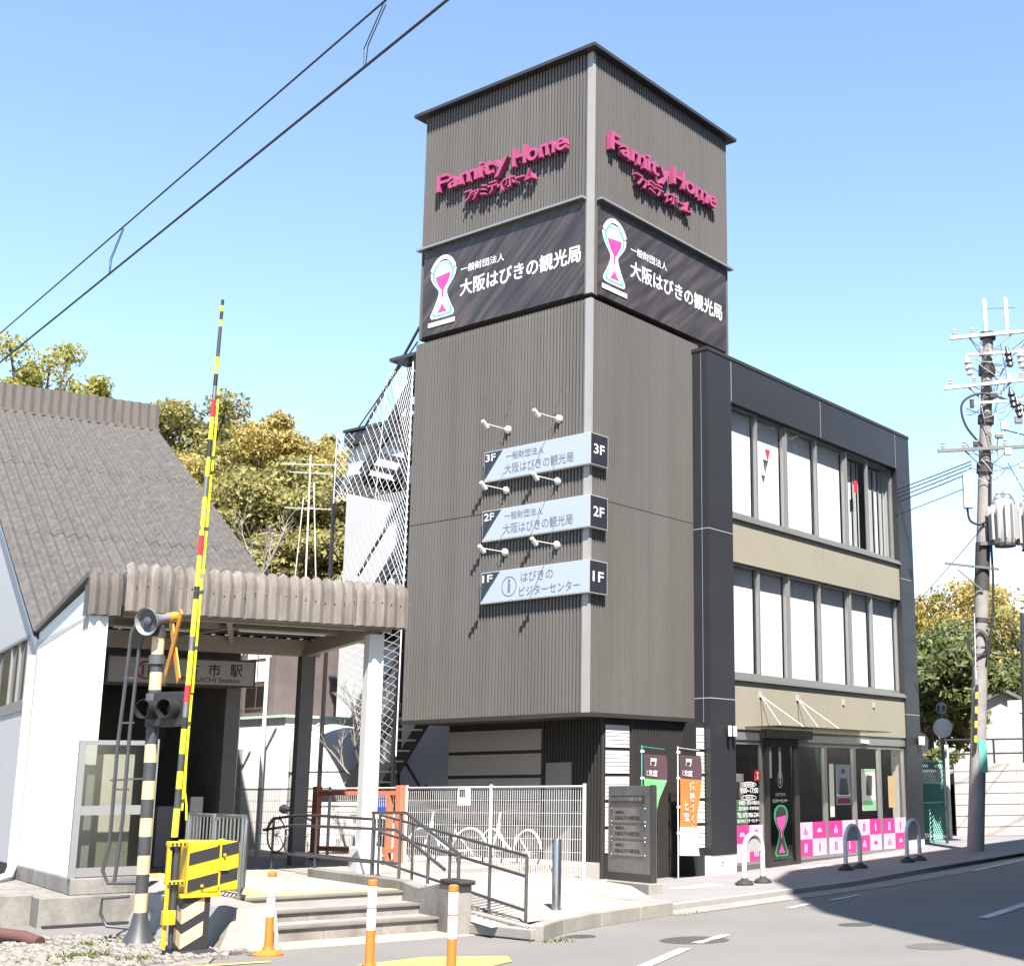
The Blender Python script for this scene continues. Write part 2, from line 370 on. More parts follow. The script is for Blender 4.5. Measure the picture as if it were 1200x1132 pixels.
def disc(mb, c, ex, ez, rx, rz, n=24, a0=0, a1=360):
    c, ex, ez = Vector(c), Vector(ex), Vector(ez)
    pts = [c+ex*(rx*math.cos(R(a0+(a1-a0)*i/n)))+ez*(rz*math.sin(R(a0+(a1-a0)*i/n))) for i in range(n if a1-a0 == 360 else n+1)]
    return mb.add(pts, [tuple(range(len(pts)))])
def ring(mb, c, ex, ez, rx, rz, th, n=28, a0=0, a1=360):
    c, ex, ez = Vector(c), Vector(ex), Vector(ez)
    for i in range(n):
        q = []
        for j, k in ((i, 1), (i+1, 1), (i+1, 0), (i, 0)):
            a = R(a0+(a1-a0)*j/n); q.append(c+ex*((rx-th*(1-k))*math.cos(a))+ez*((rz-th*(1-k))*math.sin(a)))
        mb.add(q, [(0, 1, 2, 3)])
    return mb
def poly(mb, pts, o, ex, ez):
    o, ex, ez = Vector(o), Vector(ex), Vector(ez); return mb.add([o+ex*p[0]+ez*p[1] for p in pts], [tuple(range(len(pts)))])
X, Y, Zv = Vector((1, 0, 0)), Vector((0, 1, 0)), Vector((0, 0, 1))
def gz(x): return max(0.0, 0.018*(min(x, 60)-3))
# ------------------------------------------------------------------ ground, road, pavement
def sheet(xs, ys, dz):
    m = MB(); n = len(ys)
    for x_ in xs:
        for y_ in ys: m.v.append((x_, y_, gz(x_)+dz))
    for i in range(len(xs)-1):
        for j in range(n-1): m.f.append((i*n+j, (i+1)*n+j, (i+1)*n+j+1, i*n+j+1))
    return m
road = struct(sheet([-400, -40, -15, 3, 12, 30, 60, 500], [-400, -60, -20, -3.3, 8, 40, 120, 500], -0.05).build('road', 'asphalt'))
road['label'] = 'pale worn asphalt road'
pav = struct(sheet([-2.75, 3, 12, 16.4], [-3.3, -.3, 12], 0.02).build('pavement', 'pave')); pav['label'] = 'grey pavement in front of the shop'
x_ = -2.7
kst = None
while x_ < 16:
    z_ = gz(x_+.3)
    k = MB().box(-.296, .296, -.06, .06, -.12, .03) if kst is None else None
    if kst is None: kst = k.build('kerb_stone', 'kerb_stone', pav, bevel=.008)
    else: c_ = kst.copy(); COL.objects.link(c_)
    o_ = kst if k else c_
    o_.parent = pav; o_.location = (x_+.3, -3.35+.035*max(0, x_-2), z_); o_.rotation_euler = (0, math.atan(-.018) if x_ > 3 else 0, math.atan(.035) if x_ > 2 else 0); x_ += .6
struct(sheet([-2.75, 3, 12, 26], [-3.95, -3.42], -0.044).build('gutter', 'concrete_pale'))['label'] = 'pale concrete gutter strip along the kerb'
def mark(name, pts, m, dz, label):
    mb = MB(); mb.add([(p[0], p[1], gz(p[0])+dz) for p in pts], [tuple(range(len(pts)))])
    o = struct(mb.build(name, m)); o['label'] = label; return o
def strip(p, q, wd):
    p, q = Vector((*p, 0)), Vector((*q, 0)); n_ = (q-p).normalized().cross(Zv)*wd/2
    return [p-n_, q-n_, q+n_, p+n_]
mark('road_line', strip((-7.9, -6.95), (-5.75, -6.16), .13), 'line_white', -.042, 'white line on the sunny road, broken by a manhole')
mark('road_line', strip((-5.3, -5.98), (-4.45, -5.8), .12), 'line_white', -.042, 'short white line just past the manhole')
mark('road_line', strip((-1.2, -4.65), (-.45, -4.52), .10), 'line_white', -.042, 'short white dash at the edge of the big shadow')
mark('road_line', strip((.2, -4.51), (1.3, -4.38), .10), 'line_white', -.042, 'short white dash inside the big shadow')
mark('road_line', strip((6.6, -3.95), (11.5, -3.5), .12), 'line_white', -.042, 'long white line along the shaded far kerb')
mark('road_line', strip((-1.2, -7.5), (1.6, -7.1), .16), 'line_white', -.042, 'white line in the shade at the right edge')
mark('yellow_marking', [(-8.5, -4.25), (-7.7, -4.35), (-7.2, -5.0), (-7.5, -5.35), (-8.3, -5.5)], 'line_yellow', -.042, 'yellow painted hatch on the road by the orange posts')
mark('yellow_marking', strip((-9.75, -2.75), (-8.75, -3.3), .12), 'line_yellow', -.042, 'yellow painted line in front of the crossing gate')
for i, (a_, b_) in enumerate((((.2, -1.9), (1.25, -1.5)), ((4.9, -1.35), (6.2, -.95)), ((8.2, -1.1), (9.6, -.75)))):
    for dx in (0, .62):
        mark('paver_patch', [(a_[0]+dx*1.0, a_[1]), (a_[0]+dx+.5, a_[1]), (b_[0]+dx-.5, b_[1]), (b_[0]+dx-1.0, b_[1])], 'line_white', .024, 'pale paver patch on the pavement by '+('the flags', 'the entrance', 'the shop glass')[i])
def cover(name, c, r_, lab, m='iron_cover'):
    mb = MB(); n = 28
    mb.lathe([(r_*1.07, -.05), (r_*1.07, .002), (r_, .002), (r_, .006)], (c[0], c[1], gz(c[0])-.05), n)
    for k in range(-3, 4):
        h_ = math.sqrt(max(.01, r_*r_*.8-(k*r_/4)**2)); mb.box(c[0]-h_, c[0]+h_, c[1]+k*r_/4-.012, c[1]+k*r_/4+.012, gz(c[0])-.046, gz(c[0])-.040)
    tag(mb.build(name, m, org=(c[0], c[1], gz(c[0])-.05), smooth=False), lab, 'manhole')
cover('manhole_cover', (-5.05, -5.78), .36, 'dark round manhole cover on the white road line')
cover('manhole_cover', (-5.42, -4.46), .17, 'small round cover on the road near the weedy kerb')
cover('manhole_cover', (-2.7, -6.5), .2, 'small thin cover near the shadow edge on the road')
cover('manhole_cover', (-4.25, -8.3), .3, 'round pale cover at lower right near the shadow edge', 'asphalt_patch')
# long building across the street, out of the picture, whose shadow lies on the road
sh = Vector((math.cos(R(51)), math.sin(R(51)), 0)); HB = 18.0; Lb = HB/math.tan(SUN_EL)
pl = [Vector(p)-sh*Lb for p in ((-1.5, -5.35, 0), (2.5, -2.05, 0), (4.6, -1.1, 0), (9, -1.15, 0), (16, -1.2, 0), (40, -.2, 0))]
pl += [Vector((32, -24, 0)), Vector((-6.3, -24.5, 0))]
blk = thing('apartment_block', 'grey apartment block across the street casting the road shadow', 'building', tuple(pl[1]))
MB().ext([p+Vector((0, 0, -.1)) for p in pl], (0, 0, HB+.1)).build('wall', 'house_plaster', blk)
for (a_, b_, nw) in ((pl[7], pl[0], 4), (pl[0], pl[1], 2), (pl[3], pl[4], 4), (pl[4], pl[5], 8)):
    d_ = (b_-a_)/nw; n_ = Zv.cross(d_).normalized()
    for lv in range(5):
        for k in range(nw):
            p0 = a_+d_*(k+.5)+Vector((0, 0, 1.9+lv*3.4))
            wf = MB().obox(p0, d_*.30, n_*.04, Zv*.80).build('window', 'aluminium', blk)
            for s_ in (-.147, .147): MB().obox(p0+d_*s_+n_*.035, d_*.13, n_*.012, Zv*.74).build('pane', 'poster_dark', wf)
# ------------------------------------------------------------------ the visitor centre: tower and three-storey block
bd = thing('office_building', 'dark three-storey building with a tall ribbed corner tower and black window frame', 'building', (0, 0, 0))
PW, DP = .078, .042
XU, YU, XL, YL = 4.40, 4.43, 3.294, 4.486
ZT, ZUB, ZLT, ZLB = 15.10, 10.31, 10.21, 2.815
cu_ = MB().box(.03, XU, .03, YU, ZUB, ZT).build('tower_core', 'cladding', bd)
MB().box(.03, XL, .03, YL, ZLB+.03, ZLT).build('tower_core', 'cladding', bd)
MB().box(.09, XL-.05, .09, YU-.1, ZLT, ZUB).build('recess_band', 'joint_dark', bd)
MB().box(-.20, XU+.18, -.20, YU+.18, ZT+.002, ZT+.075).build('tower_roof', 'roof_dark', bd, bevel=.006)
def ribs(face, a, b, z0, z1, m='cladding', off=0.0, pitch=PW, name='ribbed_panel', par=bd):
    mb = MB()
    if face == 'A': mb.corr((.0+off, b, z0), (0, -1, 0), b-a, (0, 0, z1-z0), (-1, 0, 0), pitch, DP)
    else: mb.corr((a, .0+off, z0), (1, 0, 0), b-a, (0, 0, z1-z0), (0, -1, 0), pitch, DP)
    return mb.build(name, m, par)
for (z0, z1) in ((12.14, ZT), (ZUB, 12.138)):
    ribs('A', .085, YU, z0, z1); ribs('B', .022, XU, z0, z1)
for (z0, z1) in ((ZLB+.03, 6.54), (6.555, ZLT)):
    for h_ in range(2):
        ribs('A', .085+h_*(YL-.085)/2, .085+(h_+1)*(YL-.085)/2, z0, z1); ribs('B', .022+h_*(XL-.022)/2, .022+(h_+1)*(XL-.022)/2, z0, z1)
for (z0, z1) in ((ZUB, ZT-.003), (ZLB+.02, ZLT+.002)):
    MB().box(-.050, .0, -.050, .085, z0, z1).box(.0, .022, -.050, .0, z0, z1).build('corner_trim', 'trim_grey', bd)
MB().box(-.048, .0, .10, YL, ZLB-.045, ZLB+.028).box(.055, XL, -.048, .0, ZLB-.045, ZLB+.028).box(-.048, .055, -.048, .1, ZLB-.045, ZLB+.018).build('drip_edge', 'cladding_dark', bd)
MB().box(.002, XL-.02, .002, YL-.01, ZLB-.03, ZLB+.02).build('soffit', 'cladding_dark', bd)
for m_, (x0, x1, y0, y1) in enumerate(((-.17, -.043, .09, YU), (.09, XU+.05, -.17, -.043))):
    MB().box(x0, x1, y0, y1, 12.14, 12.185).build('sign_shelf', 'aluminium', bd)
# ground floor under the tower
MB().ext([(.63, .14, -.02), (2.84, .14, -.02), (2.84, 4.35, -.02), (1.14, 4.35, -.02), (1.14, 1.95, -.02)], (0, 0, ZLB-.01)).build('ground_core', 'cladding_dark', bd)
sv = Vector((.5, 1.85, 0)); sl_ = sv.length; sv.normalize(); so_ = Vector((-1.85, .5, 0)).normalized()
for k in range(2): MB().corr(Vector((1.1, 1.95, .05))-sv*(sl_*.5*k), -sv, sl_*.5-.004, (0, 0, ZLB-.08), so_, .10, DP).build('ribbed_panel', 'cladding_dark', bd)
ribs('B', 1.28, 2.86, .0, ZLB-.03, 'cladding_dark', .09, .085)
MB().obox(Vector((.6, .1, 1.06))+sv*(sl_*.70)+so_*.03, sv*.40, so_*.015, Zv*.98).build('service_door', 'door_grey', bd, bevel=.004)
def siding(x0, x1, y0, y1, z0, z1, ax, m):        # one panel with its fine horizontal laps
    mb = MB(); n = 6; h_ = (z1-z0)/n
    for i in range(n):
        if ax == 'A': mb.ext([(x0, y0, z0+i*h_), (x0-.012, y0, z0+i*h_), (x0-.003, y0, z0+(i+.975)*h_), (x0, y0, z0+(i+.975)*h_)], (0, y1-y0, 0))
        else: mb.ext([(x0, y0, z0+i*h_), (x0, y0-.012, z0+i*h_), (x0, y0-.003, z0+(i+.975)*h_), (x0, y0, z0+(i+.975)*h_)], (x1-x0, 0, 0))
    return mb.build('siding_panel', m, bd)
for i in range(6):
    zt = 2.66-i*.44
    siding(1.1, 1.1, 1.98, 4.35, max(.06, zt-.38), zt, 'A', 'beige_siding')
    if i < 5: siding(.61, 1.26, .08, .08, zt-.385, zt, 'B', 'white_siding')
    if i < 5: siding(2.83, 3.07, -.26, -.26, max(.5, zt-.385), zt, 'B', 'white_siding')
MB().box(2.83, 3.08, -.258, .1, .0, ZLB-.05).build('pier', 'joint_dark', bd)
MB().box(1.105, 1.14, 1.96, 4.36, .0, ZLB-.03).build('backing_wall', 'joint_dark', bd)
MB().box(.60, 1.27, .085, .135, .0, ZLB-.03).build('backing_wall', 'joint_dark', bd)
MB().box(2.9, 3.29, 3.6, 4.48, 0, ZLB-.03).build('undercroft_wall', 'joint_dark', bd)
# three-storey block: shell
FX0, FX1, FY, ZC = 3.095, 11.88, -.40, 10.02
MB().box(XL+.002, FX0+.45, 4.5, 10.3, 0, ZC-.02).box(XL, FX0+.3, .15, 4.49, ZLT, ZC-.02).build('side_wall', 'white_wall', bd)
MB().box(FX1-.3, FX1-.02, .05, 10.3, 0, ZC-.02).box(FX0+.5, FX1-.3, 10.1, 10.3, 0, ZC-.02).build('rear_wall', 'black_panel', bd)
MB().box(FX0+.02, FX1-.02, -.05, 10.28, ZC-.35, ZC-.05).build('roof_slab', 'roof_dark', bd)
MB().box(FX0-.015, FX1+.015, FY-.015, FY+.25, ZC-.02, ZC+.05).box(FX0-.015, FX0+.24, FY+.25, 10.3, ZC-.02, ZC+.045).box(FX1-.24, FX1+.015, FY+.25, 10.3, ZC-.02, ZC+.045).build('parapet_cap', 'roof_dark', bd)
for z_ in (3.25, 6.45):
    MB().box(FX0+.45, FX1-.3, -.02, 10.1, z_-.3, z_).build('floor_slab', 'room_grey', bd)
MB().box(FX0+.45, FX1-.3, -.02, 10.1, .03, .10).build('shop_floor', 'room_floor', bd)
MB().box(FX0+.45, FX1-.3, 5.0, 5.1, .1, ZC-.35).build('room_wall', 'room_grey', bd)
# black frame: pale backing shows in the panel joints
MB().box(FX0+.005, 3.92, FY+.005, .04, .35, ZC-.03).box(11.17, FX1-.005, FY+.005, .04, .35, ZC-.03).box(3.92, 11.17, FY+.005, .04, 9.14, ZC-.03).build('frame_backing', 'joint_pale', bd)
for (x0, x1) in ((FX0, 3.93), (11.16, FX1)):
    for (z0, z1) in ((.37, 3.205), (3.227, 6.425), (6.447, ZC-.022)):
        MB().box(x0, x1, FY, -.25, z0, z1).box(*( (x0, x0+.06) if x0 < 4 else (x1-.06, x1)), -.238, .03, z0, z1).build('frame_panel', 'black_panel', bd)
for (x0, x1) in ((3.952, 7.505), (7.527, 11.138)):
    MB().box(x0, x1, FY, -.10, 9.12, ZC-.022).build('frame_panel', 'black_panel', bd)
MB().box(FX0, 3.92, FY+.01, .0, -.1, .37).build('plinth', 'white_paint', bd); MB().box(11.17, FX1, FY+.01, .0, 0, .37).build('plinth', 'white_paint', bd)
pt = MB(); pt.box(3.42, 3.52, FY+.006, FY+.012, .235, .25).box(3.45, 3.465, FY+.006, FY+.012, .13, .235).box(3.4, 3.45, FY+.006, FY+.012, .18, .192).build('plinth_mark', 'print_grey', bd)
for (z0, z1) in ((5.90, 6.745), (2.665, 3.585)):
    for (x0, x1) in ((3.935, 7.51), (7.525, 11.155)):
        MB().box(x0, x1, FY+.03, -.12, z0, z1).build('spandrel_panel', 'beige_panel', bd)
    MB().box(7.51, 7.525, FY+.045, -.12, z0, z1).build('panel_joint', 'alu_pale', bd)
    MB().box(3.93, 11.16, FY-.03, -.1, z1+.004, z1+.05).box(3.93, 11.16, FY+.01, -.1, z1+.05, z1+.10).build('window_sill', 'aluminium', bd)
MUL = [3.935, 5.04, 6.15, 7.49, 8.79, 9.86, 11.155]
for fl, (z0, z1) in enumerate(((3.69, 5.895), (6.85, 9.115))):
    for i in range(6):
        x0, x1 = MUL[i]+.004, MUL[i+1]-.004; b_ = .05 if i % 2 else .06; y0 = -.30+(.035 if i % 2 else 0)
        wn = MB().box(x0, x0+b_, y0, y0+.07, z0, z1).box(x1-b_, x1, y0, y0+.07, z0, z1).box(x0+b_, x1-b_, y0, y0+.07, z0, z0+.07).box(x0+b_, x1-b_, y0, y0+.07, z1-.05, z1).build('window', 'aluminium', bd)
        MB().quad((x0+b_, y0+.033, z0+.07), (x1-b_, y0+.033, z0+.07), (x1-b_, y0+.033, z1-.05), (x0+b_, y0+.033, z1-.05)).build('pane', 'clear_glass', wn)
        if not (fl == 1 and i >= 4):
            MB().quad((x0+.02, -.13, z0+.02), (x1-.02, -.13, z0+.02), (x1-.02, -.13, z1-.03), (x0+.02, -.13, z1-.03)).build('blind', 'blind_white', wn)
        if fl == 1 and i == 1:
            poly(MB(), [(-.11, .13), (.11, .13), (0, -.12)], (5.52, y0+.026, 8.35), X, Zv).build('sticker', 'print_red', wn)
            poly(MB(), [(-.08, .08), (.08, .08), (0, -.1)], (5.42, y0+.026, 8.05), X, Zv).build('sticker', 'print_grey', wn)
        if fl == 1 and i == 4: MB().quad((9.2, y0+.026, 8.2), (9.38, y0+.026, 8.2), (9.38, y0+.026, 8.5), (9.2, y0+.026, 8.5)).build('sticker', 'print_red', wn)
        if fl == 1 and i >= 4:
            MB().box(x0+.2, x0+.55, 1.2, 1.6, 6.5, 7.9).build('office_cabinet', 'blind_white', wn)
            for k in range(7):
                xa = x1-.14-.125*k; MB().quad((xa, -.08+.04*(k % 2), z0+.05), (xa+.105, -.05, z0+.05), (xa+.105, -.05, z1-.1), (xa, -.08+.04*(k % 2), z1-.1)).build('curtain_slat', 'curtain_grey' if k % 3 else 'blind_white', wn)
# street level glazing
ZS0, ZS1 = .10, 2.46
MB().box(3.935, 11.155, -.34, -.18, 2.47, 2.66).build('shop_header', 'aluminium', bd)
MB().box(3.935, 11.155, -.33, -.2, .05, .135).build('shop_threshold', 'steel_dull', bd)
SM = [3.94, 5.02, 6.24, 7.48, 8.75, 9.93, 11.15]
shop = []
for i in range(6):
    x0, x1 = SM[i]+.003, SM[i+1]-.003; b_ = .055
    wn = MB().box(x0, x0+b_, -.31, -.24, ZS0+.04, ZS1).box(x1-b_, x1, -.31, -.24, ZS0+.04, ZS1).box(x0+b_, x1-b_, -.31, -.24, ZS1-.07, ZS1).box(x0+b_, x1-b_, -.31, -.24, ZS0+.04, ZS0+.09).build('shop_window', 'aluminium', bd)
    MB().quad((x0+b_, -.277, ZS0+.09), (x1-b_, -.277, ZS0+.09), (x1-b_, -.277, ZS1-.07), (x0+b_, -.277, ZS1-.07)).build('pane', 'shop_glass', wn); shop.append(wn)
# chequered film with small pictograms
def pictogram(mb, kind, cx, cz, s_, y_):
    if kind == 0: poly(mb, [(-.25, -.8), (.25, -.8), (.25, .5), (.1, .85), (-.1, .85), (-.25, .5)], (cx, y_, cz), X*s_, Zv*s_)
    elif kind == 1:
        for d_ in (-.55, 0, .5): poly(mb, [(d_-.16, -.75), (d_+.16, -.75), (d_+.16, -.1+.6*(d_ == 0)), (d_, .35+.5*(d_ == 0)), (d_-.16, -.1+.6*(d_ == 0))], (cx, y_, cz), X*s_, Zv*s_)
    elif kind == 2:
        poly(mb, [(-.8, -.35), (.75, -.35), (.85, .1), (.4, .1), (.3, .45), (-.5, .3), (-.85, .05)], (cx, y_, cz), X*s_, Zv*s_)
    else:
        for d_ in (-.3, .3): poly(mb, [(d_-.2, -.85), (d_+.2, -.85), (d_+.2, .7), (d_-.2, .85)], (cx, y_, cz), X*s_, Zv*s_)
for wi, x0, x1, seed in ((0, 4.0, 4.97, 0), (2, 6.30, 7.42, 1), (3, 7.54, 8.69, 0), (4, 8.81, 9.87, 1), (5, 9.99, 11.09, 0)):
    for r_ in range(2):
        for c_ in range(2):
            a, b = x0+c_*(x1-x0)/2, x0+(c_+1)*(x1-x0)/2; z0 = .20+r_*.335; lt = (r_+c_+seed+1) % 2
            MB().quad((a, -.315, z0), (b, -.315, z0), (b, -.315, z0+.335), (a, -.315, z0+.335)).build('film_square', 'decal_light' if lt else 'decal_pink', shop[wi])
            mb = MB(); pictogram(mb, (r_*2+c_+seed+wi) % 4, (a+b)/2, z0+.167, .11, -.3185); mb.build('pictogram', 'decal_pink' if lt else 'decal_light', shop[wi])
# opening hours in white on the first pane
yv = -.3135
def wl(t, x0, x1, z0, z1, b=.02): line(shop[0], 'print_white', t, (x0, yv, z0), X, Zv, x1-x0, z1-z0, b)
ring(MB(), (4.5, yv, 1.63), X, Zv, .26, .05, .014).build('text_oval', 'print_white', shop[0]); wl('営業時間', 4.32, 4.68, 1.605, 1.655)
wl('9:00~17:00', 4.2, 4.82, 1.47, 1.57, .03)
ring(MB(), (4.5, yv, 1.385), X, Zv, .26, .05, .014).build('text_oval', 'print_white', shop[0]); wl('定休日', 4.37, 4.63, 1.36, 1.41)
wl('水曜日・祝日の場合は', 4.14, 4.86, 1.25, 1.33); wl('翌日休み 年末年始', 4.14, 4.84, 1.15, 1.22)
wl('TEL 072-958-2341', 4.08, 4.84, 1.02, 1.10, .03); wl('はびきのビジターセンター', 4.08, 4.84, .92, .99)
rs = MB(); rs.quad((4.70, -.3135, 1.70), (4.92, -.3135, 1.70), (4.92, -.3135, 1.9), (4.70, -.3135, 1.9)).build('sticker', 'print_red', shop[0])
poly(MB(), [(-.05, .07), (.05, .07), (.015, 0), (.05, -.07), (-.05, -.07), (-.015, 0)], (4.81, -.3165, 1.8), X, Zv).build('sticker_mark', 'print_white', shop[0])
# posters behind the glass
def poster(par, x0, x1, z0, z1, m, name='poster'): return MB().box(x0, x1, -.262, -.255, z0, z1).build(name, m, par)
p1 = poster(shop[3], 8.0, 8.62, 1.19, 2.04, 'poster_blue')
def on(par, pts, ox, oz, m, y_=-.2645, name='print'): return poly(MB(), pts, (ox, y_, oz), X, Zv).build(name, m, par)
on(shop[3], [(-.22, -.22), (.22, -.22), (.16, .1), (.05, .16), (-.05, .16), (-.16, .1)], 8.31, 1.62, 'poster_dark')
mb = disc(MB(), (8.31, -.2655, 1.83), X, Zv, .07, .09); mb.build('print', 'skin_print', shop[3])
mb = disc(MB(), (8.31, -.267, 1.895), X, Zv, .08, .06); mb.build('print', 'poster_dark', shop[3])
on(shop[3], [(-.31, -.02), (.31, -.02), (.31, .02), (-.31, .02)], 8.31, 1.4, 'print_white')
on(shop[3], [(-.28, -.06), (.28, -.06), (.28, .05), (-.28, .05)], 8.31, 1.28, 'magenta_deep')
poster(shop[3], 7.72, 7.9, .95, 2.05, 'print_white')
p2 = poster(shop[4], 9.14, 9.78, 1.05, 1.95, 'print_white')
on(shop[4], [(-.3, -.1), (.3, -.1), (.3, .1), (-.3, .1)], 9.46, 1.17, 'poster_green')
on(shop[4], [(-.3, -.02), (.3, -.02), (.3, .02), (-.3, .02)], 9.46, 1.92, 'poster_green')
on(shop[4], [(-.14, -.22), (.12, -.22), (.16, .2), (-.1, .22)], 9.46, 1.6, 'poster_dark')
poster(shop[5], 10.4, 10.72, 1.1, 1.8, 'pole_cream')
# things in the shop and the inner stair
for k, (x0, x1, y0, y1, z0, z1, m) in enumerate(((5.2, 6.0, 3.2, 4.0, .1, 1.1, 'beige_siding'), (6.6, 8.0, 3.6, 4.4, .1, 1.0, 'white_siding'), (8.4, 8.9, 2.8, 4.2, .1, 1.7, 'timber_dark'), (9.6, 10.9, 4.0, 4.8, .1, 1.9, 'blind_white'), (6.9, 7.4, 1.6, 2.0, .1, 1.3, 'poster_green'))):
    MB().box(x0, x1, y0, y1, z0, z1).build('shop_fitting', m, bd, bevel=.01)
st = MB()
for k in range(10): st.box(4.2+k*.0, 4.9, .5+.27*k, .5+.27*(k+1)-.02, 2.9-.27*k, 2.94-.27*k)
st.bar((4.15, .3, 3.1), (4.15, 3.2, .35), .04, .25).bar((4.15, .3, 3.7), (4.15, 3.2, 1.0), .04, .04)
for k in range(14): st.bar((4.15, .4+.2*k, 2.96-.19*k), (4.15, .4+.2*k, 3.6-.19*k), .02, .02)
st.build('inner_stair', 'alu_pale', bd)
# glazed entrance porch
MB().box(4.86, 6.62, -.52, -.345, 2.52, 2.69).build('porch_header', 'cladding_dark', bd)
pc = MB()
for (x0, x1) in ((5.03, 5.12), (6.10, 6.24)): pc.box(x0, x1, -.40, -.315, .03, 2.519)
pc.box(5.12, 6.10, -.395, -.33, .03, .13).box(5.12, 6.10, -.395, -.33, 2.38, 2.519)
pd = pc.build('porch_frame', 'cladding_dark', bd)
MB().quad((5.12, -.36, .13), (6.10, -.36, .13), (6.10, -.36, 2.38), (5.12, -.36, 2.38)).build('porch_glass', 'dark_glass', pd)
for x0 in (5.14, 5.5): MB().box(x0+.02, x0+.1, -.372, -.366, 1.75, 2.35).build('door_sticker', 'trim_grey', pd)
yv = -.3655
hg = MB()                                         # hourglass emblem on the door glass
def hourglass(o, ex, ez, s_, parts, dy):
    o = Vector(o); n_ = Vector(dy)
    out_ = [(.0, 1.0), (.2, .98), (.36, .91), (.47, .79), (.52, .62), (.50, .46), (.41, .28), (.27, .10), (.17, -.04), (.17, -.16), (.24, -.36), (.34, -.58), (.46, -.80), (.48, -.90), (.42, -.97), (.2, -.985)]
    full = [(p[0], p[1]) for p in out_]+[(-p[0], p[1]) for p in out_[::-1]]
    def sc(k, kz): return [(p[0]*k, p[1]*kz) for p in full]
    res = []
    for pts, m, lay in ((sc(1.22, 1.06), parts[0], 0), (sc(1.02, .99), parts[1], 1), (sc(.80, .93), parts[2], 2)):
        if m: res.append((poly(MB(), pts, o+n_*lay, Vector(ex)*s_, Vector(ez)*s_), m))
    res.append((poly(MB(), [(-.37, .50), (.37, .58), (.34, .40), (.22, .18), (.05, -.02), (.035, -.3), (-.035, -.3), (-.05, -.02), (-.22, .16), (-.33, .36)], o+n_*3, Vector(ex)*s_, Vector(ez)*s_), parts[3]))
    res.append((poly(MB(), [(-.24, -.85), (.24, -.85), (.09, -.68), (0, -.5), (-.09, -.68)], o+n_*3, Vector(ex)*s_, Vector(ez)*s_), parts[3]))
    return res
for m_, mm in hourglass((5.56, yv, .74), X, Zv, .50, (None, 'print_green', 'cladding_dark', 'print_pink'), (0, -.003, 0)): m_.build('door_emblem', mm, pd)
ring(MB(), (5.56, yv, 1.72), X, Zv, .09, .16, .012).build('text_oval', 'joint_pale', pd)
line(pd, 'joint_pale', 'i', (5.545, yv, 1.64), X, Zv, .03, .16, .03); line(pd, 'joint_pale', 'はびきの', (5.38, yv, 1.40), X, Zv, .36, .07); line(pd, 'joint_pale', 'ビジターセンター', (5.28, yv, 1.28), X, Zv, .56, .07)
for x0, y0 in ((4.4, .6), (6.4, 1.0), (8.6, 1.0), (6.4, 3.2), (8.6, 3.2)): MB().box(x0, x0+1.3, y0, y0+.12, 2.80, 2.86).build('ceiling_lamp', 'shop_lamp', bd)
# glass awning on rods above the entrance
MB().box(4.3, 8.9, -1.15, -.372, 2.71, 2.722).build('awning_pane', 'awning_glass', bd)
for xb in (4.86, 6.27, 8.2, 9.6):
    br = MB().box(xb-.035, xb+.035, -.40, -.37, 3.30, 3.42).build('awning_bracket', 'alu_pale', bd)
    if xb < 8: MB().tube((xb, -.395, 3.33), (xb-.42, -1.1, 2.725), .011, n=6).tube((xb, -.395, 3.33), (xb+.42, -1.1, 2.725), .011, n=6).build('awning_rod', 'alu_pale', br)
MB().box(9.0, 9.25, -.42, -.345, 2.50, 2.57).build('door_sensor', 'white_paint', bd)

# wall lamps on the black frame
def wall_lamp(x_, lab):
    t = thing('wall_lamp', lab, 'lamp', (x_, FY, 2.55), group='twin wall lamps on the black frame')
    MB().box(x_-.05, x_+.05, FY-.05, FY-.003, 2.53, 2.68).build('mount', 'black_panel', t)
    for d_ in (-.085, .085): MB().lathe([(.03, -.10), (.04, -.095), (.04, .095), (.03, .10)], (x_+d_, FY-.11, 2.61), 12).build('lamp_head', 'lamp_white', t, smooth=True)
wall_lamp(3.66, 'twin white wall lamp on the left black pillar'); wall_lamp(11.70, 'twin white wall lamp on the right black pillar')

# ------------------------------------------------------------------ signs on the tower
def letters3d(face, lines, lab):
    t = thing('raised_letters', lab, 'sign', (-.1, 2.2, 12.8) if face == 'A' else (2.1, -.1, 12.8), group='raised magenta lettering high on the tower')
    ex, out, o0 = (-Y, -X, Vector((-.06, 0, 0))) if face == 'A' else (X, -Y, Vector((0, -.06, 0)))
    for txt, x0, x1, z0, hcap, bold in lines:
        gs = [(c, glyphs(c, bold, .1)) if c != ' ' else None for c in txt]
        wid = [((max(v[0] for v in g[1][0])-min(v[0] for v in g[1][0])) if g else .14) for g in gs]
        gap = .035; tot = sum(wid)+gap*(len(wid)-1); k = (x1-x0)/tot; xx = x0
        kz = hcap/.73
        for g, w_ in zip(gs, wid):
            if g:
                vs = g[1][0]; ya = min(v[1] for v in vs); yb = max(v[1] for v in vs)
                o = o0+(Vector((0, 0, 0))+ (Vector((0, YA-xx, 0)) if face == 'A' else Vector((xx, 0, 0)))) + Zv*(z0+ya*kz)
                mb = MB(); put(mb, g[1], o, ex, Zv, w_*k, (yb-ya)*kz, out*.12); mb.build('letter', 'magenta', t)
            xx += (w_+gap)*k
YA = 4.0
letters3d('A', [('Famity', .10, 2.02, 13.27, .36, .018), ('Home', 2.15, 3.50, 13.24, .38, .018), ('ファミティホーム', .88, 2.72, 12.86, .22, .012)], 'magenta raised lettering on the left face of the tower')
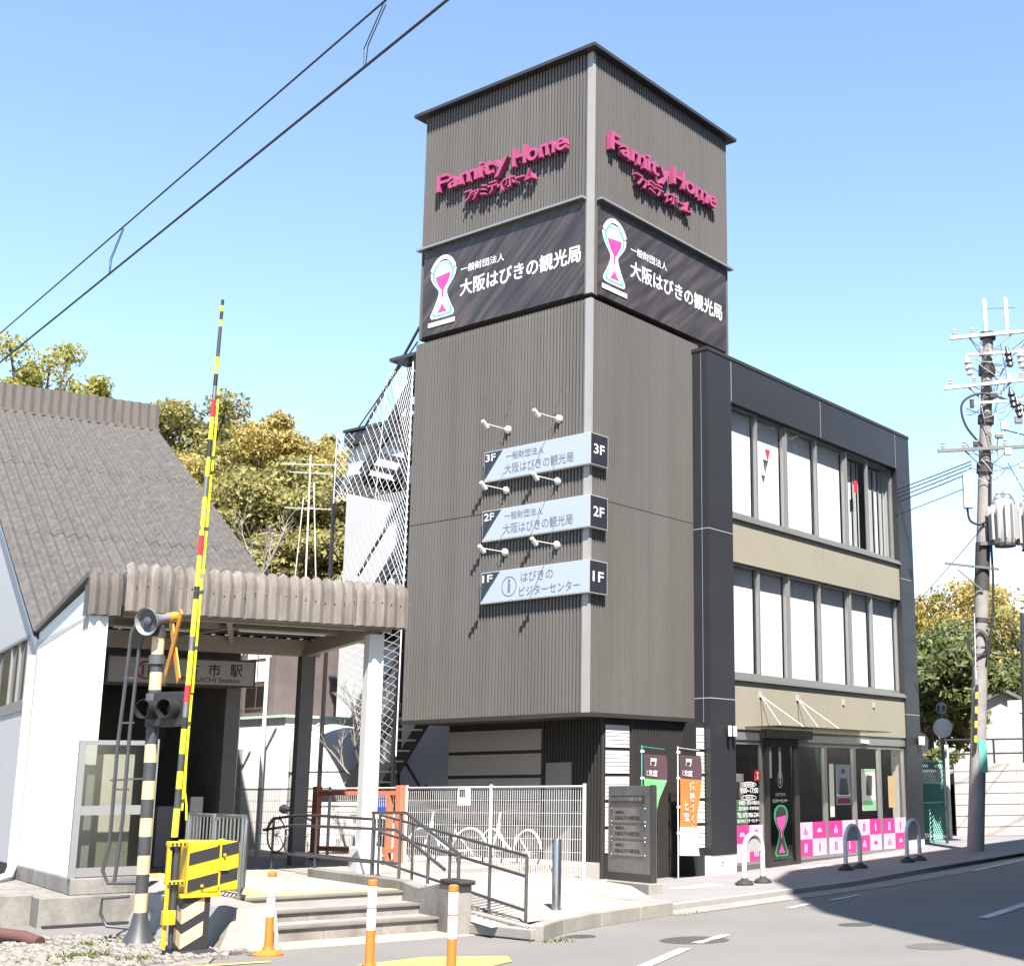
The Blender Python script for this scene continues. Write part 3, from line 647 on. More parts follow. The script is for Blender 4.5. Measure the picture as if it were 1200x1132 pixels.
letters3d('B', [('Famity', .34, 2.2, 13.25, .36, .018), ('Home', 2.3, 3.83, 13.30, .38, .018), ('ファミティホーム', 1.1, 2.94, 12.84, .22, .012)], 'magenta raised lettering on the right face of the tower')
def banner(face, lab):
    A = face == 'A'
    t = thing('banner_sign', lab, 'sign', (-.05, 2.2, 10.3) if A else (2.2, -.05, 10.3), group='dark wood-grain banner signs')
    if A: MB().box(-.075, -.044, .13, 4.27, 10.32, 12.10).build('board', 'banner_wood', t)
    else: MB().box(.13, 4.27, -.075, -.044, 10.32, 12.10).build('board', 'banner_wood', t)
    ex = -Y if A else X; n_ = -X if A else -Y
    def O(a, z_): return Vector((-.079, a, z_)) if A else Vector((a, -.079, z_))
    lx = 3.72 if A else .57
    for m_, mm in hourglass(O(lx, 11.21), ex, Zv, .56, ('print_white', 'print_teal', 'print_white', 'print_pink'), n_*.003): m_.build('emblem', mm, t)
    ring(MB(), O(lx, 11.40)+n_*.012, ex, Zv, .40, .52, .09, a0=28, a1=152).build('emblem', 'print_white', t)
    o = O(lx, 10.50)+n_*.012; MB().quad(o-ex*.37-Zv*.03, o+ex*.37-Zv*.03, o+ex*.37+Zv*.06, o-ex*.37+Zv*.06).build('emblem', 'print_white', t)
    a0 = 3.24 if A else 1.06
    line(t, 'print_white', '一般財団法人', O(a0, 11.42), ex, Zv, 1.15, .16, .022); line(t, 'print_white', '大阪はびきの観光局', O(a0, 10.95), ex, Zv, 3.05, .33, .028)
banner('A', 'dark banner sign with hourglass emblem on the left face of the tower')
banner('B', 'dark banner sign with hourglass emblem on the right face of the tower')
def floor_sign(zc, num, lines, lab):
    t = thing('floor_sign', lab, 'sign', (-.1, .4, zc-.28), group='bent floor signs round the tower corner')
    z0, z1 = zc-.285, zc+.285
    MB().box(-.15, -.045, -.15, 2.40, z0, z1).box(-.045, .34, -.15, -.045, z0, z1).build('sign_box', 'alu_pale', t)
    xf = -.1535; yf = -.1535
    MB().quad((xf, 2.385, z0+.015), (xf, -.135, z0+.015), (xf, -.135, z1-.015), (xf, 2.385, z1-.015)).build('sign_face', 'sign_face', t)
    MB().add([(xf-.003, 2.385, z0+.03), (xf-.003, 1.93, z1-.015), (xf-.003, 2.385, z1-.015)], [(0, 1, 2)]).build('sign_corner', 'sign_dark', t)
    MB().quad((-.135, yf, z0+.015), (.325, yf, z0+.015), (.325, yf, z1-.015), (-.135, yf, z1-.015)).build('sign_end', 'sign_dark', t)
    line(t, 'print_white', num, (xf-.006, 2.35, zc+.10), -Y, Zv, .24, .13, .03, 'floor_number'); line(t, 'print_white', num, (-.06, yf-.003, zc-.08), X, Zv, .29, .17, .03, 'floor_number')
    for s_, y0, w_, dz, h_ in lines: line(t, 'print_grey', s_, (xf-.004, y0, zc+dz), -Y, Zv, w_, h_)
    if num == '1F':
        ring(MB(), (xf-.004, 1.70, zc-.02), -Y, Zv, .18, .18, .014).build('information_mark', 'print_grey', t); disc(MB(), (xf-.004, 1.70, zc+.08), -Y, Zv, .03, .03).build('information_mark', 'print_grey', t)
        line(t, 'print_grey', 'I', (xf-.004, 1.725, zc-.12), -Y, Zv, .05, .15, .02, 'information_mark')
L2 = [('一般財団法人', 1.85, .92, .06, .14), ('大阪はびきの観光局', 1.88, 1.65, -.20, .19)]
floor_sign(7.39, '3F', L2, 'pale bent floor sign reading 3F, topmost of three')
floor_sign(6.275, '2F', L2, 'pale bent floor sign reading 2F, middle of three')
floor_sign(5.135, '1F', [('はびきの', 1.42, .75, .03, .18), ('ビジターセンター', 1.45, 1.4, -.22, .17)], 'pale bent floor sign reading 1F with an information symbol')
def arm_light(y_, z_, lab):
    t = thing('arm_light', lab, 'lamp', (0, y_, z_), group='white arm spotlights above the floor signs')
    MB().lathe([(.075, 0), (.075, .03), (.05, .07), (.02, .09)], (-.03, y_, z_), 12, (-1, 0, 0)).build('mount', 'lamp_white', t, smooth=True)
    MB().pipe([(-.1, y_, z_), (-.60, y_, z_-.01)], .009, 6).build('arm', 'lamp_white', t)
    MB().lathe([(.02, -.10), (.036, -.09), (.042, .07), (.03, .08)], (-.645, y_, z_-.03), 10, (.75, 0, -.6)).build('lamp_head', 'lamp_white', t, smooth=True)
    MB().tube((-.3, y_, z_+.0), (-.02, y_-.04, z_+.62), .003, n=4).build('stay_wire', 'steel_dull', t)
for z_, f_ in ((8.06, '3F'), (6.92, '2F'), (5.77, '1F')):
    arm_light(1.915, z_, 'white arm spotlight above the left half of the %s floor sign' % f_)
    arm_light(.676, z_, 'white arm spotlight above the right half of the %s floor sign' % f_)
# ------------------------------------------------------------------ station (axes turned by SA): stair hall, annex, canopy
hall = thing('station_hall', 'station stair hall with a long sloping corrugated slate roof and white side wall', 'building', (-5.7, 3.6, .35), 'S')
UW, UE = -7.93, -3.55
def rz(v): return 2.26+.517*v                     # roof surface height
ws = MB()                                         # smooth white side wall with a window opening
def wq(v0, v1, za0, za1, zb0, zb1): ws.add([(UW, v0, za0), (UW, v1, zb0), (UW, v1, zb1), (UW, v0, za1)], [(0, 3, 2, 1)])
wq(3.7, 4.62, .5, rz(3.7)-.2, .5, rz(4.62)-.2); wq(4.62, 7.85, .5, 3.08, .5, 3.08); wq(4.62, 7.85, 4.08, rz(4.62)-.2, 4.08, rz(7.85)-.2); wq(7.85, 17, .5, rz(7.85)-.2, .5, rz(17)-.2)
ws.box(UW+.002, UW+.12, 3.7, 4.62, .5, 3.9).box(UW+.002, UW+.12, 4.62, 7.85, .5, 3.079)
ws.build('side_wall', 'white_wall', hall)
wn = MB().box(UW-.02, UW+.05, 4.60, 7.87, 3.02, 3.08).box(UW-.02, UW+.05, 4.60, 7.87, 4.08, 4.13).box(UW-.015, UW+.05, 4.60, 4.66, 3.08, 4.08).box(UW-.01, UW+.05, 5.45, 5.50, 3.08, 4.08).box(UW-.01, UW+.05, 6.3, 6.35, 3.08, 4.08).box(UW-.01, UW+.05, 7.8, 7.86, 3.08, 4.08).box(UW-.02, UW+.05, 4.50, 7.95, 2.90, 3.02).build('window', 'aluminium', hall)
MB().box(UW+.03, UW+.036, 4.66, 7.8, 3.08, 4.08).build('pane', 'dark_glass', wn)
MB().quad((UW-.03, 3.5, rz(3.5)-.36), (UW-.03, 17, rz(17)-.36), (UW-.03, 17, rz(17)-.10), (UW-.03, 3.5, rz(3.5)-.10)).box(UW-.028, UW, 3.4, 3.45, 3.6, 3.9).build('barge_board', 'white_paint', hall)
MB().add([(-3.7, 7.6, .4), (-3.7, 17, .4), (-3.7, 17, rz(17)-.3), (-3.7, 7.6, rz(7.6)-.3)], [(0, 1, 2, 3)]).box(-7.9, -3.7, 16.9, 17.0, .4, 10.9).build('rear_wall', 'cream_wall', hall)
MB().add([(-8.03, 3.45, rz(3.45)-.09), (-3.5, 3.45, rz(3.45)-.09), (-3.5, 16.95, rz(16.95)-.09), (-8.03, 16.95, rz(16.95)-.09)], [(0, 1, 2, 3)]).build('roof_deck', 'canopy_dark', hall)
# slate sheets, course over course
sl = (Vector((0, 1, .517))).normalized(); nrm = Vector((0, -.517, 1)).normalized()
NC, NR = 7, 3; cw = (8.05-3.50)/NC; sn = 13.35*math.sqrt(1+.517**2)/NR
first = None
for c_ in range(NC):
    for r_ in range(NR):
        p = Vector((-8.05+c_*cw, 3.5, rz(3.5)))+sl*(r_*sn)
        if first is None:
            mb = MB().corr((0, 0, .0), (1, 0, 0), cw+.02, Vector((0, 1, 0))*(sn+.12), (0, 0, 1), .20, .085, 'wave')
            me = bpy.data.meshes.new('roof_sheet'); me.from_pydata(mb.v, [], mb.f); me.materials.append(MATS['slate']); me.polygons.foreach_set('use_smooth', [True]*len(me.polygons)); first = me
        o = bpy.data.objects.new('roof_sheet', first); COL.objects.link(o); o.parent = hall
        j = random.uniform(-.006, .006); p2 = p+nrm*(.006*(c_ % 2)+.012+j*.4)
        org = ORG[hall.name][0]; o.location = (p2.x-org[0], p2.y-org[1], p2.z-org[2]); o.rotation_euler = (math.atan(.517)-.0015, 0, 0)
cap = None
for k in range(7):
    mb = MB().corr((-8.05+k*cw, 16.9+.012*(k % 2), 11.05), (1, 0, 0), cw+.012, (0, .05, .68), (0, -1, 0), .19, .06, 'wave'); mb.build('ridge_sheet', 'slate_old', hall, smooth=True)
MB().box(-8.08, -3.47, 16.78, 16.95, 10.98, 11.045).build('ridge_lip', 'slate_old', hall)
# annex: white ribbed side wall, its roof and curved slate front
MB().corr((UW-.01, 3.72, .52), (0, -1, 0), 4.07, (0, 0, 3.40), (-1, 0, 0), .09, .02).build('annex_wall', 'white_wall', hall)
MB().box(UW-.025, -7.72, -.37, -.345, .52, 3.93).box(UW, -7.74, -.345, 3.6, .52, 3.92).build('annex_return', 'white_paint', hall)
MB().add([(UW-.03, 3.6, 3.80), (UW-.03, -.40, 3.92), (UW-.03, -.40, 4.36), (UW-.03, 3.5, 4.06)], [(0, 1, 2, 3)]).build('annex_verge', 'white_paint', hall)
MB().ext([(-8.02, 3.55, 4.06), (-8.02, -.3, 4.44), (-8.02, -.3, 4.52), (-8.02, 3.55, 4.14)], (.45, 0, 0)).build('annex_roof', 'slate_old', hall)
def fascia(u0, u1, vf, zb, zt, m, name, par, pitch=.157, dep=.06):
    n = max(1, round((u1-u0)/pitch)); pt = (u1-u0)/n; prof = [(0, zb), (0, zt-.20), (.03, zt-.09), (.09, zt-.02), (.22, zt)]
    nr = [(-1, 0), (-1, 0), (-.85, .5), (-.5, .85), (0, 1)]; mb = MB(); us = [u0+pt*k/6 for k in range(6*n+1)]
    for u_ in us:
        t = .5-.5*math.cos(2*math.pi*(u_-u0)/pt)
        for (v_, z_), q in zip(prof, nr): mb.v.append((u_, vf+v_+q[0]*t*dep, z_+q[1]*t*dep))
    k_ = len(prof)
    for i in range(len(us)-1):
        for j in range(k_-1): mb.f.append((i*k_+j, (i+1)*k_+j, (i+1)*k_+j+1, i*k_+j+1))
    return mb.build(name, m, par, smooth=True)
fascia(-8.0, -7.58, -.42, 3.93, 4.50, 'slate_old', 'annex_fascia', hall)
MB().quad((-8.0, -.40, 3.93), (-8.0, -.1, 3.93), (-8.0, -.1, 4.47), (-8.0, -.40, 4.44)).build('annex_end', 'slate_old', hall)
# entrance wall, dark interior, inner stair
MB().box(-7.72, -4.76, 3.62, 3.74, 3.30, 4.16).build('entrance_header', 'hall_grey', hall)
MB().box(-4.98, -4.74, 3.55, 3.80, .36, 3.30).build('entrance_pier', 'hall_grey', hall)
MB().box(-4.92, -4.80, 3.80, 9.0, .36, 3.6).box(-7.74, -4.8, 8.9, 9.0, .36, 4.2).build('inner_wall', 'hall_dark', hall)
MB().box(-7.80, -4.8, 3.74, 9.0, 3.62, 3.70).build('inner_ceiling', 'hall_dark', hall)
MB().bar((-5.9, 3.9, 2.6), (-5.1, 8, .5), .1, .28).bar((-7.0, 4.2, 3.4), (-6.2, 8, 1.5), .1, .3).build('inner_stair', 'steel_dark', hall)
tgx = MB().box(-6.9, -6.62, 4.4, 5.4, .36, 1.35).box(-5.75, -5.47, 4.4, 5.4, .36, 1.35).build('ticket_gate', 'block_grey', hall, bevel=.02)
MB().box(-5.35, -5.15, 3.9, 4.0, .36, 1.5).build('notice_stand', 'white_paint', hall)
# plinth and downpipe
MB().box(-8.35, -6.85, -.92, 3.7, -.12, .31).box(-9.4, -8.35, -.45, 3.7, -.2, .33).build('plinth', 'concrete', hall, bevel=.015)
MB().box(-7.97, -7.05, -.72, 3.7, .312, .515).build('plinth', 'concrete', hall, bevel=.01)
MB().pipe([(-8.02, 3.55, 3.7), (-8.02, 3.55, .62), (-8.03, 3.45, .48), (-8.12, 3.15, .36), (-8.4, 2.6, .34)], .07, 10).build('downpipe', 'white_paint', hall, smooth=True)
MB().tube((-8.45, 3.5, 1.3), (-8.45, 3.5, .2), .02, n=6).build('wall_cable', 'wire_black', hall)

# canopy over the forecourt
can = thing('station_canopy', 'flat station canopy with a rounded corrugated slate edge on square posts', 'canopy', (-5.4, 1.7, .36), 'S')
fu = [-7.47, -6.65, -5.82, -4.98, -4.14, -3.30]
for i in range(5): fascia(fu[i], fu[i+1]-.006, -.10+.006*(i % 2), 4.045, 4.71, 'slate_fascia', 'fascia_sheet', can)
bl = MB()
for i in range(28): bl.ball((-7.35+i*.15, -.155, 4.42+.01*math.sin(i*3)), .012, 6)
bl.build('fascia_bolts', 'hall_dark', can, kind='stuff')
MB().ext([(-7.44, .12, 4.42), (-7.44, 3.6, 4.28), (-7.44, 3.6, 4.36), (-7.44, .12, 4.62)], (4.10, 0, 0)).build('canopy_roof', 'slate_old', can)
MB().ext([(-7.46, -.06, 4.12), (-7.46, .5, 4.2), (-7.46, .5, 4.5), (-7.46, .1, 4.6), (-7.46, -.06, 4.5)], (.03, 0, 0)).build('canopy_end', 'canopy_dark', can)
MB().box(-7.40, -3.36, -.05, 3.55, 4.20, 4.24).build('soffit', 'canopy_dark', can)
MB().box(-7.42, -3.33, -.075, -.03, 4.03, 4.09).build('edge_angle', 'aluminium', can)
for (a, b, w_, h_) in (((-7.4, .34, 4.10), (-3.4, .34, 4.10), .10, .16), ((-7.4, 3.45, 4.02), (-3.45, 3.45, 4.02), .12, .28), ((-3.66, .3, 4.05), (-3.66, 3.5, 4.00), .12, .24), ((-5.9, .4, 4.12), (-5.0, 3.4, 4.08), .08, .1), ((-5.2, .35, 4.12), (-6.1, 3.4, 4.08), .06, .07), ((-7.3, 1.8, 4.14), (-3.5, 1.8, 4.14), .08, .10)):
    MB().bar(a, b, w_, h_).build('beam', 'canopy_cream', can)
for v_ in (.34, 3.47):
    MB().box(-3.78, -3.54, v_-.12, v_+.12, .34, 3.97).build('post', 'white_paint' if v_ < 1 else 'hall_grey', can, bevel=.012)
MB().box(-3.85, -3.47, .15, .53, .34, .75).build('post_guard', 'white_paint', can, bevel=.02)
def tube_light(u0, u1, v_, lab):
    t = thing('tube_light', lab, 'lamp', ((u0+u1)/2, v_, 3.95), 'S', 'tube lights under the canopy')
    MB().ext([(u0, v_-.12, 3.99), (u0, v_-.06, 4.09), (u0, v_+.06, 4.09), (u0, v_+.12, 3.99)], (u1-u0, 0, 0)).build('housing', 'canopy_cream', t)
    MB().tube((u0+.03, v_, 3.975), (u1-.03, v_, 3.975), .018, n=8).build('tube', 'tube_lamp', t)
tube_light(-5.65, -4.25, .85, 'long white tube light under the canopy near the front post')
tube_light(-7.35, -6.2, 1.3, 'long white tube light under the canopy behind the horn speaker')
sg = thing('station_sign', 'pale station name board hanging under the canopy', 'sign', (-5.8, 3.4, 3.3), 'S')
MB().box(-6.95, -4.57, 3.36, 3.46, 3.30, 3.76).build('sign_box', 'steel_dark', sg)
MB().quad((-6.92, 3.357, 3.33), (-4.60, 3.357, 3.33), (-4.60, 3.357, 3.73), (-6.92, 3.357, 3.73)).build('sign_face', 'station_sign', sg)
yq = 3.353
for i, ch in enumerate('古市駅'): line(sg, 'print_black', ch, (-5.72+i*.36, yq, 3.475), X, Zv, .20, .20, .015)
line(sg, 'print_black', 'FURUICHI Station', (-5.78, yq, 3.37), X, Zv, .95, .075, .02)
mb = MB(); ring(mb, (-6.35, yq, 3.53), X, Zv, .15, .15, .03); mb.quad((-6.42, yq, 3.44), (-6.38, yq, 3.44), (-6.38, yq, 3.62), (-6.42, yq, 3.62)); mb.quad((-6.32, yq, 3.44), (-6.28, yq, 3.44), (-6.28, yq, 3.62), (-6.32, yq, 3.62)); mb.build('emblem', 'magenta_deep', sg)
gs = thing('glass_screen', 'metal framed frosted glass screen in front of the white wall', 'screen', (-7.5, -.62, .5), 'S')
fr = MB().box(-7.99, -7.91, -.65, -.58, .515, 2.26).box(-7.08, -7.0, -.65, -.58, .40, 2.28).box(-7.91, -7.08, -.64, -.59, 2.20, 2.26).box(-7.91, -7.08, -.64, -.59, 1.30, 1.42).box(-7.91, -7.08, -.64, -.59, .53, .64).build('frame', 'aluminium', gs)
MB().box(-7.91, -7.08, -.617, -.611, .64, 1.30).build('pane', 'screen_glass', gs); MB().box(-7.91, -7.08, -.617, -.611, 1.42, 2.20).build('pane', 'screen_glass', gs)
MB().box(-7.72, -7.1, .25, .3, .52, 2.1).build('panel_behind', 'cream_wall', gs)

# ------------------------------------------------------------------ forecourt, steps, ramp
fc = struct(MB().box(-7.2, -4.60, -3.42, 14, -.1, .36).box(-4.6, 1.2, .35, 14, -.1, .355).build('forecourt', 'plaza_floor', org=(-5.8, -2, 0), frame='S')); fc['label'] = 'raised pale forecourt of the station'
MB().box(-6.66, -4.62, -3.30, -3.0, .362, .368).box(-6.4, -6.1, -3.0, 3.4, .362, .3675).build('tactile_strip', 'tactile_yellow', fc)
for i, (v_, z_) in enumerate(((-4.52, .12), (-3.97, .24), (-3.43, .36))):
    for k in range(3):
        u0 = -6.68+k*.686; MB().box(u0+.002, u0+.684, v_+.02, (-3.97, -3.43, -3.40)[i]+.03, -.1, z_-.03).build('step', 'concrete', fc)
    MB().box(-6.68, -4.615, v_-.012, v_+.16, z_-.03, z_+.004).build('step_nosing', 'nosing', fc, bevel=.008)
    MB().box(-6.68, -4.615, v_+.16, (-3.97, -3.43, -3.2)[i]+.02, z_-.03, z_+.001).build('step_tread', 'concrete_pale', fc)
MB().ext([(-7.36, -5.15, -.1), (-6.70, -5.2, -.1), (-6.70, -5.0, .37), (-7.12, -4.95, .37)], (.02, 4.3, 0)).build('stair_block', 'concrete_pale', fc, bevel=.02)
MB().box(-6.68, -4.3, -5.15, -4.50, -.06, -.04).build('apron', 'apron_peach', fc)
wl_ = MB().box(-4.62, -4.45, -3.3, .1, -.1, .48).ext([(-4.62, -3.3, -.1), (-4.62, -5.05, -.1), (-4.62, -5.05, .5), (-4.62, -4.5, .5), (-4.62, -3.9, .42), (-4.62, -3.3, .48)], (.17, 0, 0)).build('stair_wall', 'concrete', fc, bevel=.012)
MB().box(-4.64, -4.43, -5.12, -4.55, .505, .56).build('wall_pad', 'rubber_black', fc, bevel=.02)
# ramp surface between the stair wall and the kerb
Lp = [S2W((-4.46, v_, z_)) for v_, z_ in ((-5.6, .07), (-3.0, .20), (-.0, .345), (.36, .352))]
Rp = [(-2.80, -3.62, .10), (-.95, -1.7, .14), (-.3, .5, .25), (-.2, 1.0, .30)]
mb = MB()
for a, b in zip(Lp, Rp):
    for k in range(5): mb.v.append(tuple(Vector(a)+(Vector(b)-Vector(a))*k/4))
for i in range(3):
    for k in range(4): mb.f.append((i*5+k, i*5+k+1, (i+1)*5+k+1, (i+1)*5+k))
rp = struct(mb.build('ramp', 'plaza_floor')); rp['label'] = 'pale sloping ramp beside the station steps'
gr = MB()
for k in range(16):
    p = Vector(S2W((-4.2+k*.0, -5.2+k*.17, .085+k*.0105))); q = p+Vector((1.15, .38, .006)); gr.bar(p+Zv*.004, q+Zv*.004, .016, .008)
gr.build('ramp_groove', 'nosing', rp, kind='stuff')
kp = [(-6.02, -4.32), (-5.3, -4.0), (-4.4, -3.84), (-3.55, -3.78), (-2.78, -3.74), (-2.70, -2.9), (-2.66, -2.0)]
for a, b in zip(kp[:-1], kp[1:]):
    MB().bar((*a, .03), (*b, .03), .18, .19).build('ramp_kerb', 'concrete_pale', rp, bevel=.02)
a_ = S2W((-4.4, -5.55, 0)); MB().bar((-6.02, -4.32, .02), S2W((-4.42, -5.0, .02)), .12, .12).build('ramp_kerb', 'concrete_pale', rp, bevel=.015)
MB().bar((-6.0, -4.28, .02), S2W((-3.95, -2.6, .10)), .12, .16).build('ramp_kerb', 'concrete_pale', rp, bevel=.015)
MB().box(-1.15, -.02, -1.05, -.80, -.05, .175).box(-.22, .02, -2.28, -1.05, -.05, .175).build('planter_wall', 'concrete_pale', org=(-.5, -1.2, 0), frame='S', bevel=.012)
o = bpy.data.objects['planter_wall']; tag(o, 'low pale concrete wall under the steel directory sign', 'wall')

def rail(name, lab, posts, rails, mtl='rail_steel', r_=.021, cat='handrail', grp=None):
    p0 = posts[0][0]; t = thing(name, lab, cat, (p0[0], p0[1], p0[2]), 'S', grp)
    for a, b in posts: MB().tube(a, b, r_*1.05, n=8).build('post', mtl, t, smooth=True)
    for pts in rails: MB().pipe(pts, r_, 8).build('rail', mtl, t, smooth=True)
    return t
rail('handrail', 'grey steel handrail on the concrete wall beside the steps', [((-4.5, v_, .46), (-4.5, v_, zt)) for v_, zt in ((-4.78, .86), (-3.9, 1.04), (-3.0, 1.28), (-2.06, 1.29))],
     [[(-4.5, -4.80, .84), (-4.5, -3.16, 1.30), (-4.5, -2.02, 1.29)], [(-4.5, -4.39, .65), (-4.5, -2.85, 1.08), (-4.5, 1.14, 1.07), (-4.5, 2.64, .97)], [(-4.5, -2.9, .66), (-4.5, 1.0, .66)]])
rail('handrail', 'dark grey pipe rail across the forecourt between the canopy posts', [((-4.42, 2.4, .36), (-4.42, 2.4, 1.16)), ((-4.2, 1.0, .36), (-4.2, 1.0, 1.2)), ((-3.9, -.6, .3), (-3.9, -.6, 1.16))], [[(-4.42, 2.4, 1.15), (-4.3, 1.6, 1.21), (-4.2, 1.0, 1.21), (-3.9, -.6, 1.17)], [(-4.42, 2.4, .62), (-4.2, 1.0, .6), (-3.9, -.6, .56)]], 'steel_dark')
rail('handrail', 'sloping grey pipe rail along the ramp beside the bollard', [((-3.98, v_, .05+(v_+5.55)*.05), (-3.98, v_, zt)) for v_, zt in ((-5.5, .83), (-4.55, .92), (-3.4, 1.03), (-2.2, 1.16), (-1.0, 1.24))],
     [[(-3.98, -5.5, .83), (-3.98, -1.0, 1.24)], [(-3.98, -5.5, .60), (-3.98, -1.0, 1.0)], [(-3.98, -5.5, .22), (-3.98, -1.0, .60)]], 'rail_steel', .019)
bf = thing('pipe_barrier', 'chrome pipe barrier with upright bars beside the crossing gate', 'barrier', (-6.65, -2.3, .37), 'S')
for v0, v1 in ((-3.58, -2.32), (-2.24, -1.0)):
    MB().pipe([(-6.65, v0, .50), (-6.65, v0, 1.24), (-6.65, v0+.06, 1.30), (-6.65, v1-.06, 1.30), (-6.65, v1, 1.24), (-6.65, v1, .50), (-6.65, v1-.06, .46), (-6.65, v0+.06, .46), (-6.65, v0, .52)], .024, 8).build('rail', 'steel', bf, smooth=True)
    for k in range(1, 8): MB().tube((-6.65, v0+(v1-v0)*k/8, .46), (-6.65, v0+(v1-v0)*k/8, 1.30), .010, n=6).build('bar', 'steel', bf)
for v_ in (-3.46, -2.28, -1.1): MB().tube((-6.65, v_, .34), (-6.65, v_, 1.32), .027, n=10).build('post', 'steel', bf, smooth=True)

# ------------------------------------------------------------------ street furniture
bo = MB().lathe([(.075, 0), (.075, .02), (.057, .025), (.057, .86), (.05, .875), (.02, .88)], (-4.31, -3.13, .09), 18).build('bollard', 'steel', org=(-4.31, -3.13, .09), smooth=True)
tag(bo, 'single plain steel bollard at the foot of the ramp', 'bollard')
def arch(x0, x1, y_, lab):
    z0 = gz(x0)+.02; t = thing('arch_bollard', lab, 'bollard', ((x0+x1)/2, y_, z0), group='arched bollards along the pavement')
    r_ = (x1-x0)/2; pts = [(x0, y_, z0), (x0, y_, z0+.80-r_)]+[(x0+r_-r_*math.cos(R(a)), y_, z0+.80-r_+r_*math.sin(R(a))) for a in range(15, 180, 15)]+[(x1, y_, z0+.80-r_), (x1, y_, z0)]
    MB().pipe(pts, .042, 12).build('hoop', 'white_paint', t, smooth=True)
    mb = MB(); n = 9; ps = [(x0+r_-(r_-.03)*math.cos(R(a)), z0+.80-r_+(r_-.03)*math.sin(R(a))) for a in range(0, 181, 20)]
    mb.ext([(p[0], y_-.006, p[1]) for p in ps], (0, .012, 0)).build('plate', 'alu_pale', t)
    for x_ in (x0, x1): MB().lathe([(.15, 0), (.15, .03), (.11, .075), (.06, .09), (.045, .12)], (x_, y_, z0-.005), 14).build('foot', 'rubber_black', t, smooth=True)
arch(1.42, 1.98, -2.2, 'white arched bollard in the sun, nearest the flags')
arch(5.10, 5.66, -2.05, 'white arched bollard in the shade in front of the shop doors')
arch(7.30, 7.86, -2.22, 'white arched bollard in the shade nearest the green gate')
def delineator(px_, lab):
    x_, y_ = px_; t = thing('delineator_post', lab, 'post', (x_, y_, -.05), group='orange delineator posts')
    MB().lathe([(.15, 0), (.15, .02), (.12, .04), (.06, .06), (.055, .09)], (x_, y_, -.05), 16).build('base', 'orange_rubber', t, smooth=True)
    MB().lathe([(.043, 0), (.040, .70), (.044, .70), (.044, .74), (.03, .75)], (x_, y_, .03), 16).build('post', 'orange_rubber', t, smooth=True)
    for k, (z0, z1) in enumerate(((.30, .49), (.50, .69))): MB().lathe([(.0435, 0), (.0445, .004), (.0435, z1-z0-.004), (.0425, z1-z0)], (x_, y_, .03+z0), 16).build('reflective_band', 'reflect_white', t, smooth=True)
delineator((-8.42, -2.83), 'orange post with white bands at the left end of the steps')
delineator((-8.80, -4.78), 'orange post with white bands in front of the steps')
delineator((-8.92, -5.95), 'orange post with white bands cut by the lower picture edge')
# directory sign
tt = thing('directory_sign', 'brushed steel directory sign on a low wall', 'sign', (-.115, -1.54, .17), 'S')
MB().box(-.115, .0, -2.17, -.91, .17, 1.62).build('body', 'steel_dull', tt, bevel=.008)
MB().box(-.118, -.02, -2.175, -2.155, .12, 1.63).box(-.121, -.113, -2.15, -.93, .172, .30).build('edge', 'steel_dark', tt)
def dpl(z0, z1, m='steel', v0=-1.98, v1=-1.08): return MB().box(-.13, -.116, v0, v1, z0, z1).build('name_plate', m, tt, bevel=.002)
dpl(1.36, 1.47, 'steel_dark', -2.0, -1.02)
line(tt, 'trim_grey', 'はびきの市観光局', (-.1325, -1.04, 1.385), -Y, Zv, .9, .065, .01)
for z0, z1 in ((1.06, 1.28), (.82, 1.02), (.56, .78)):
    dpl(z0, z1)
    line(tt, 'steel_dark', '一般財団法人', (-.1325, -1.12, z0+.13), -Y, Zv, .3, .05, .01); line(tt, 'steel_dark', '大阪はびきの観光局', (-.1325, -1.12, z0+.035), -Y, Zv, .75, .07, .01)
    mb = MB()
    for v_ in (-2.02, -1.04):
        for z_ in (z0+.01, z1-.01): mb.ball((-.128, v_, z_), .016, 6)
    mb.build('studs', 'steel', tt, kind='stuff')
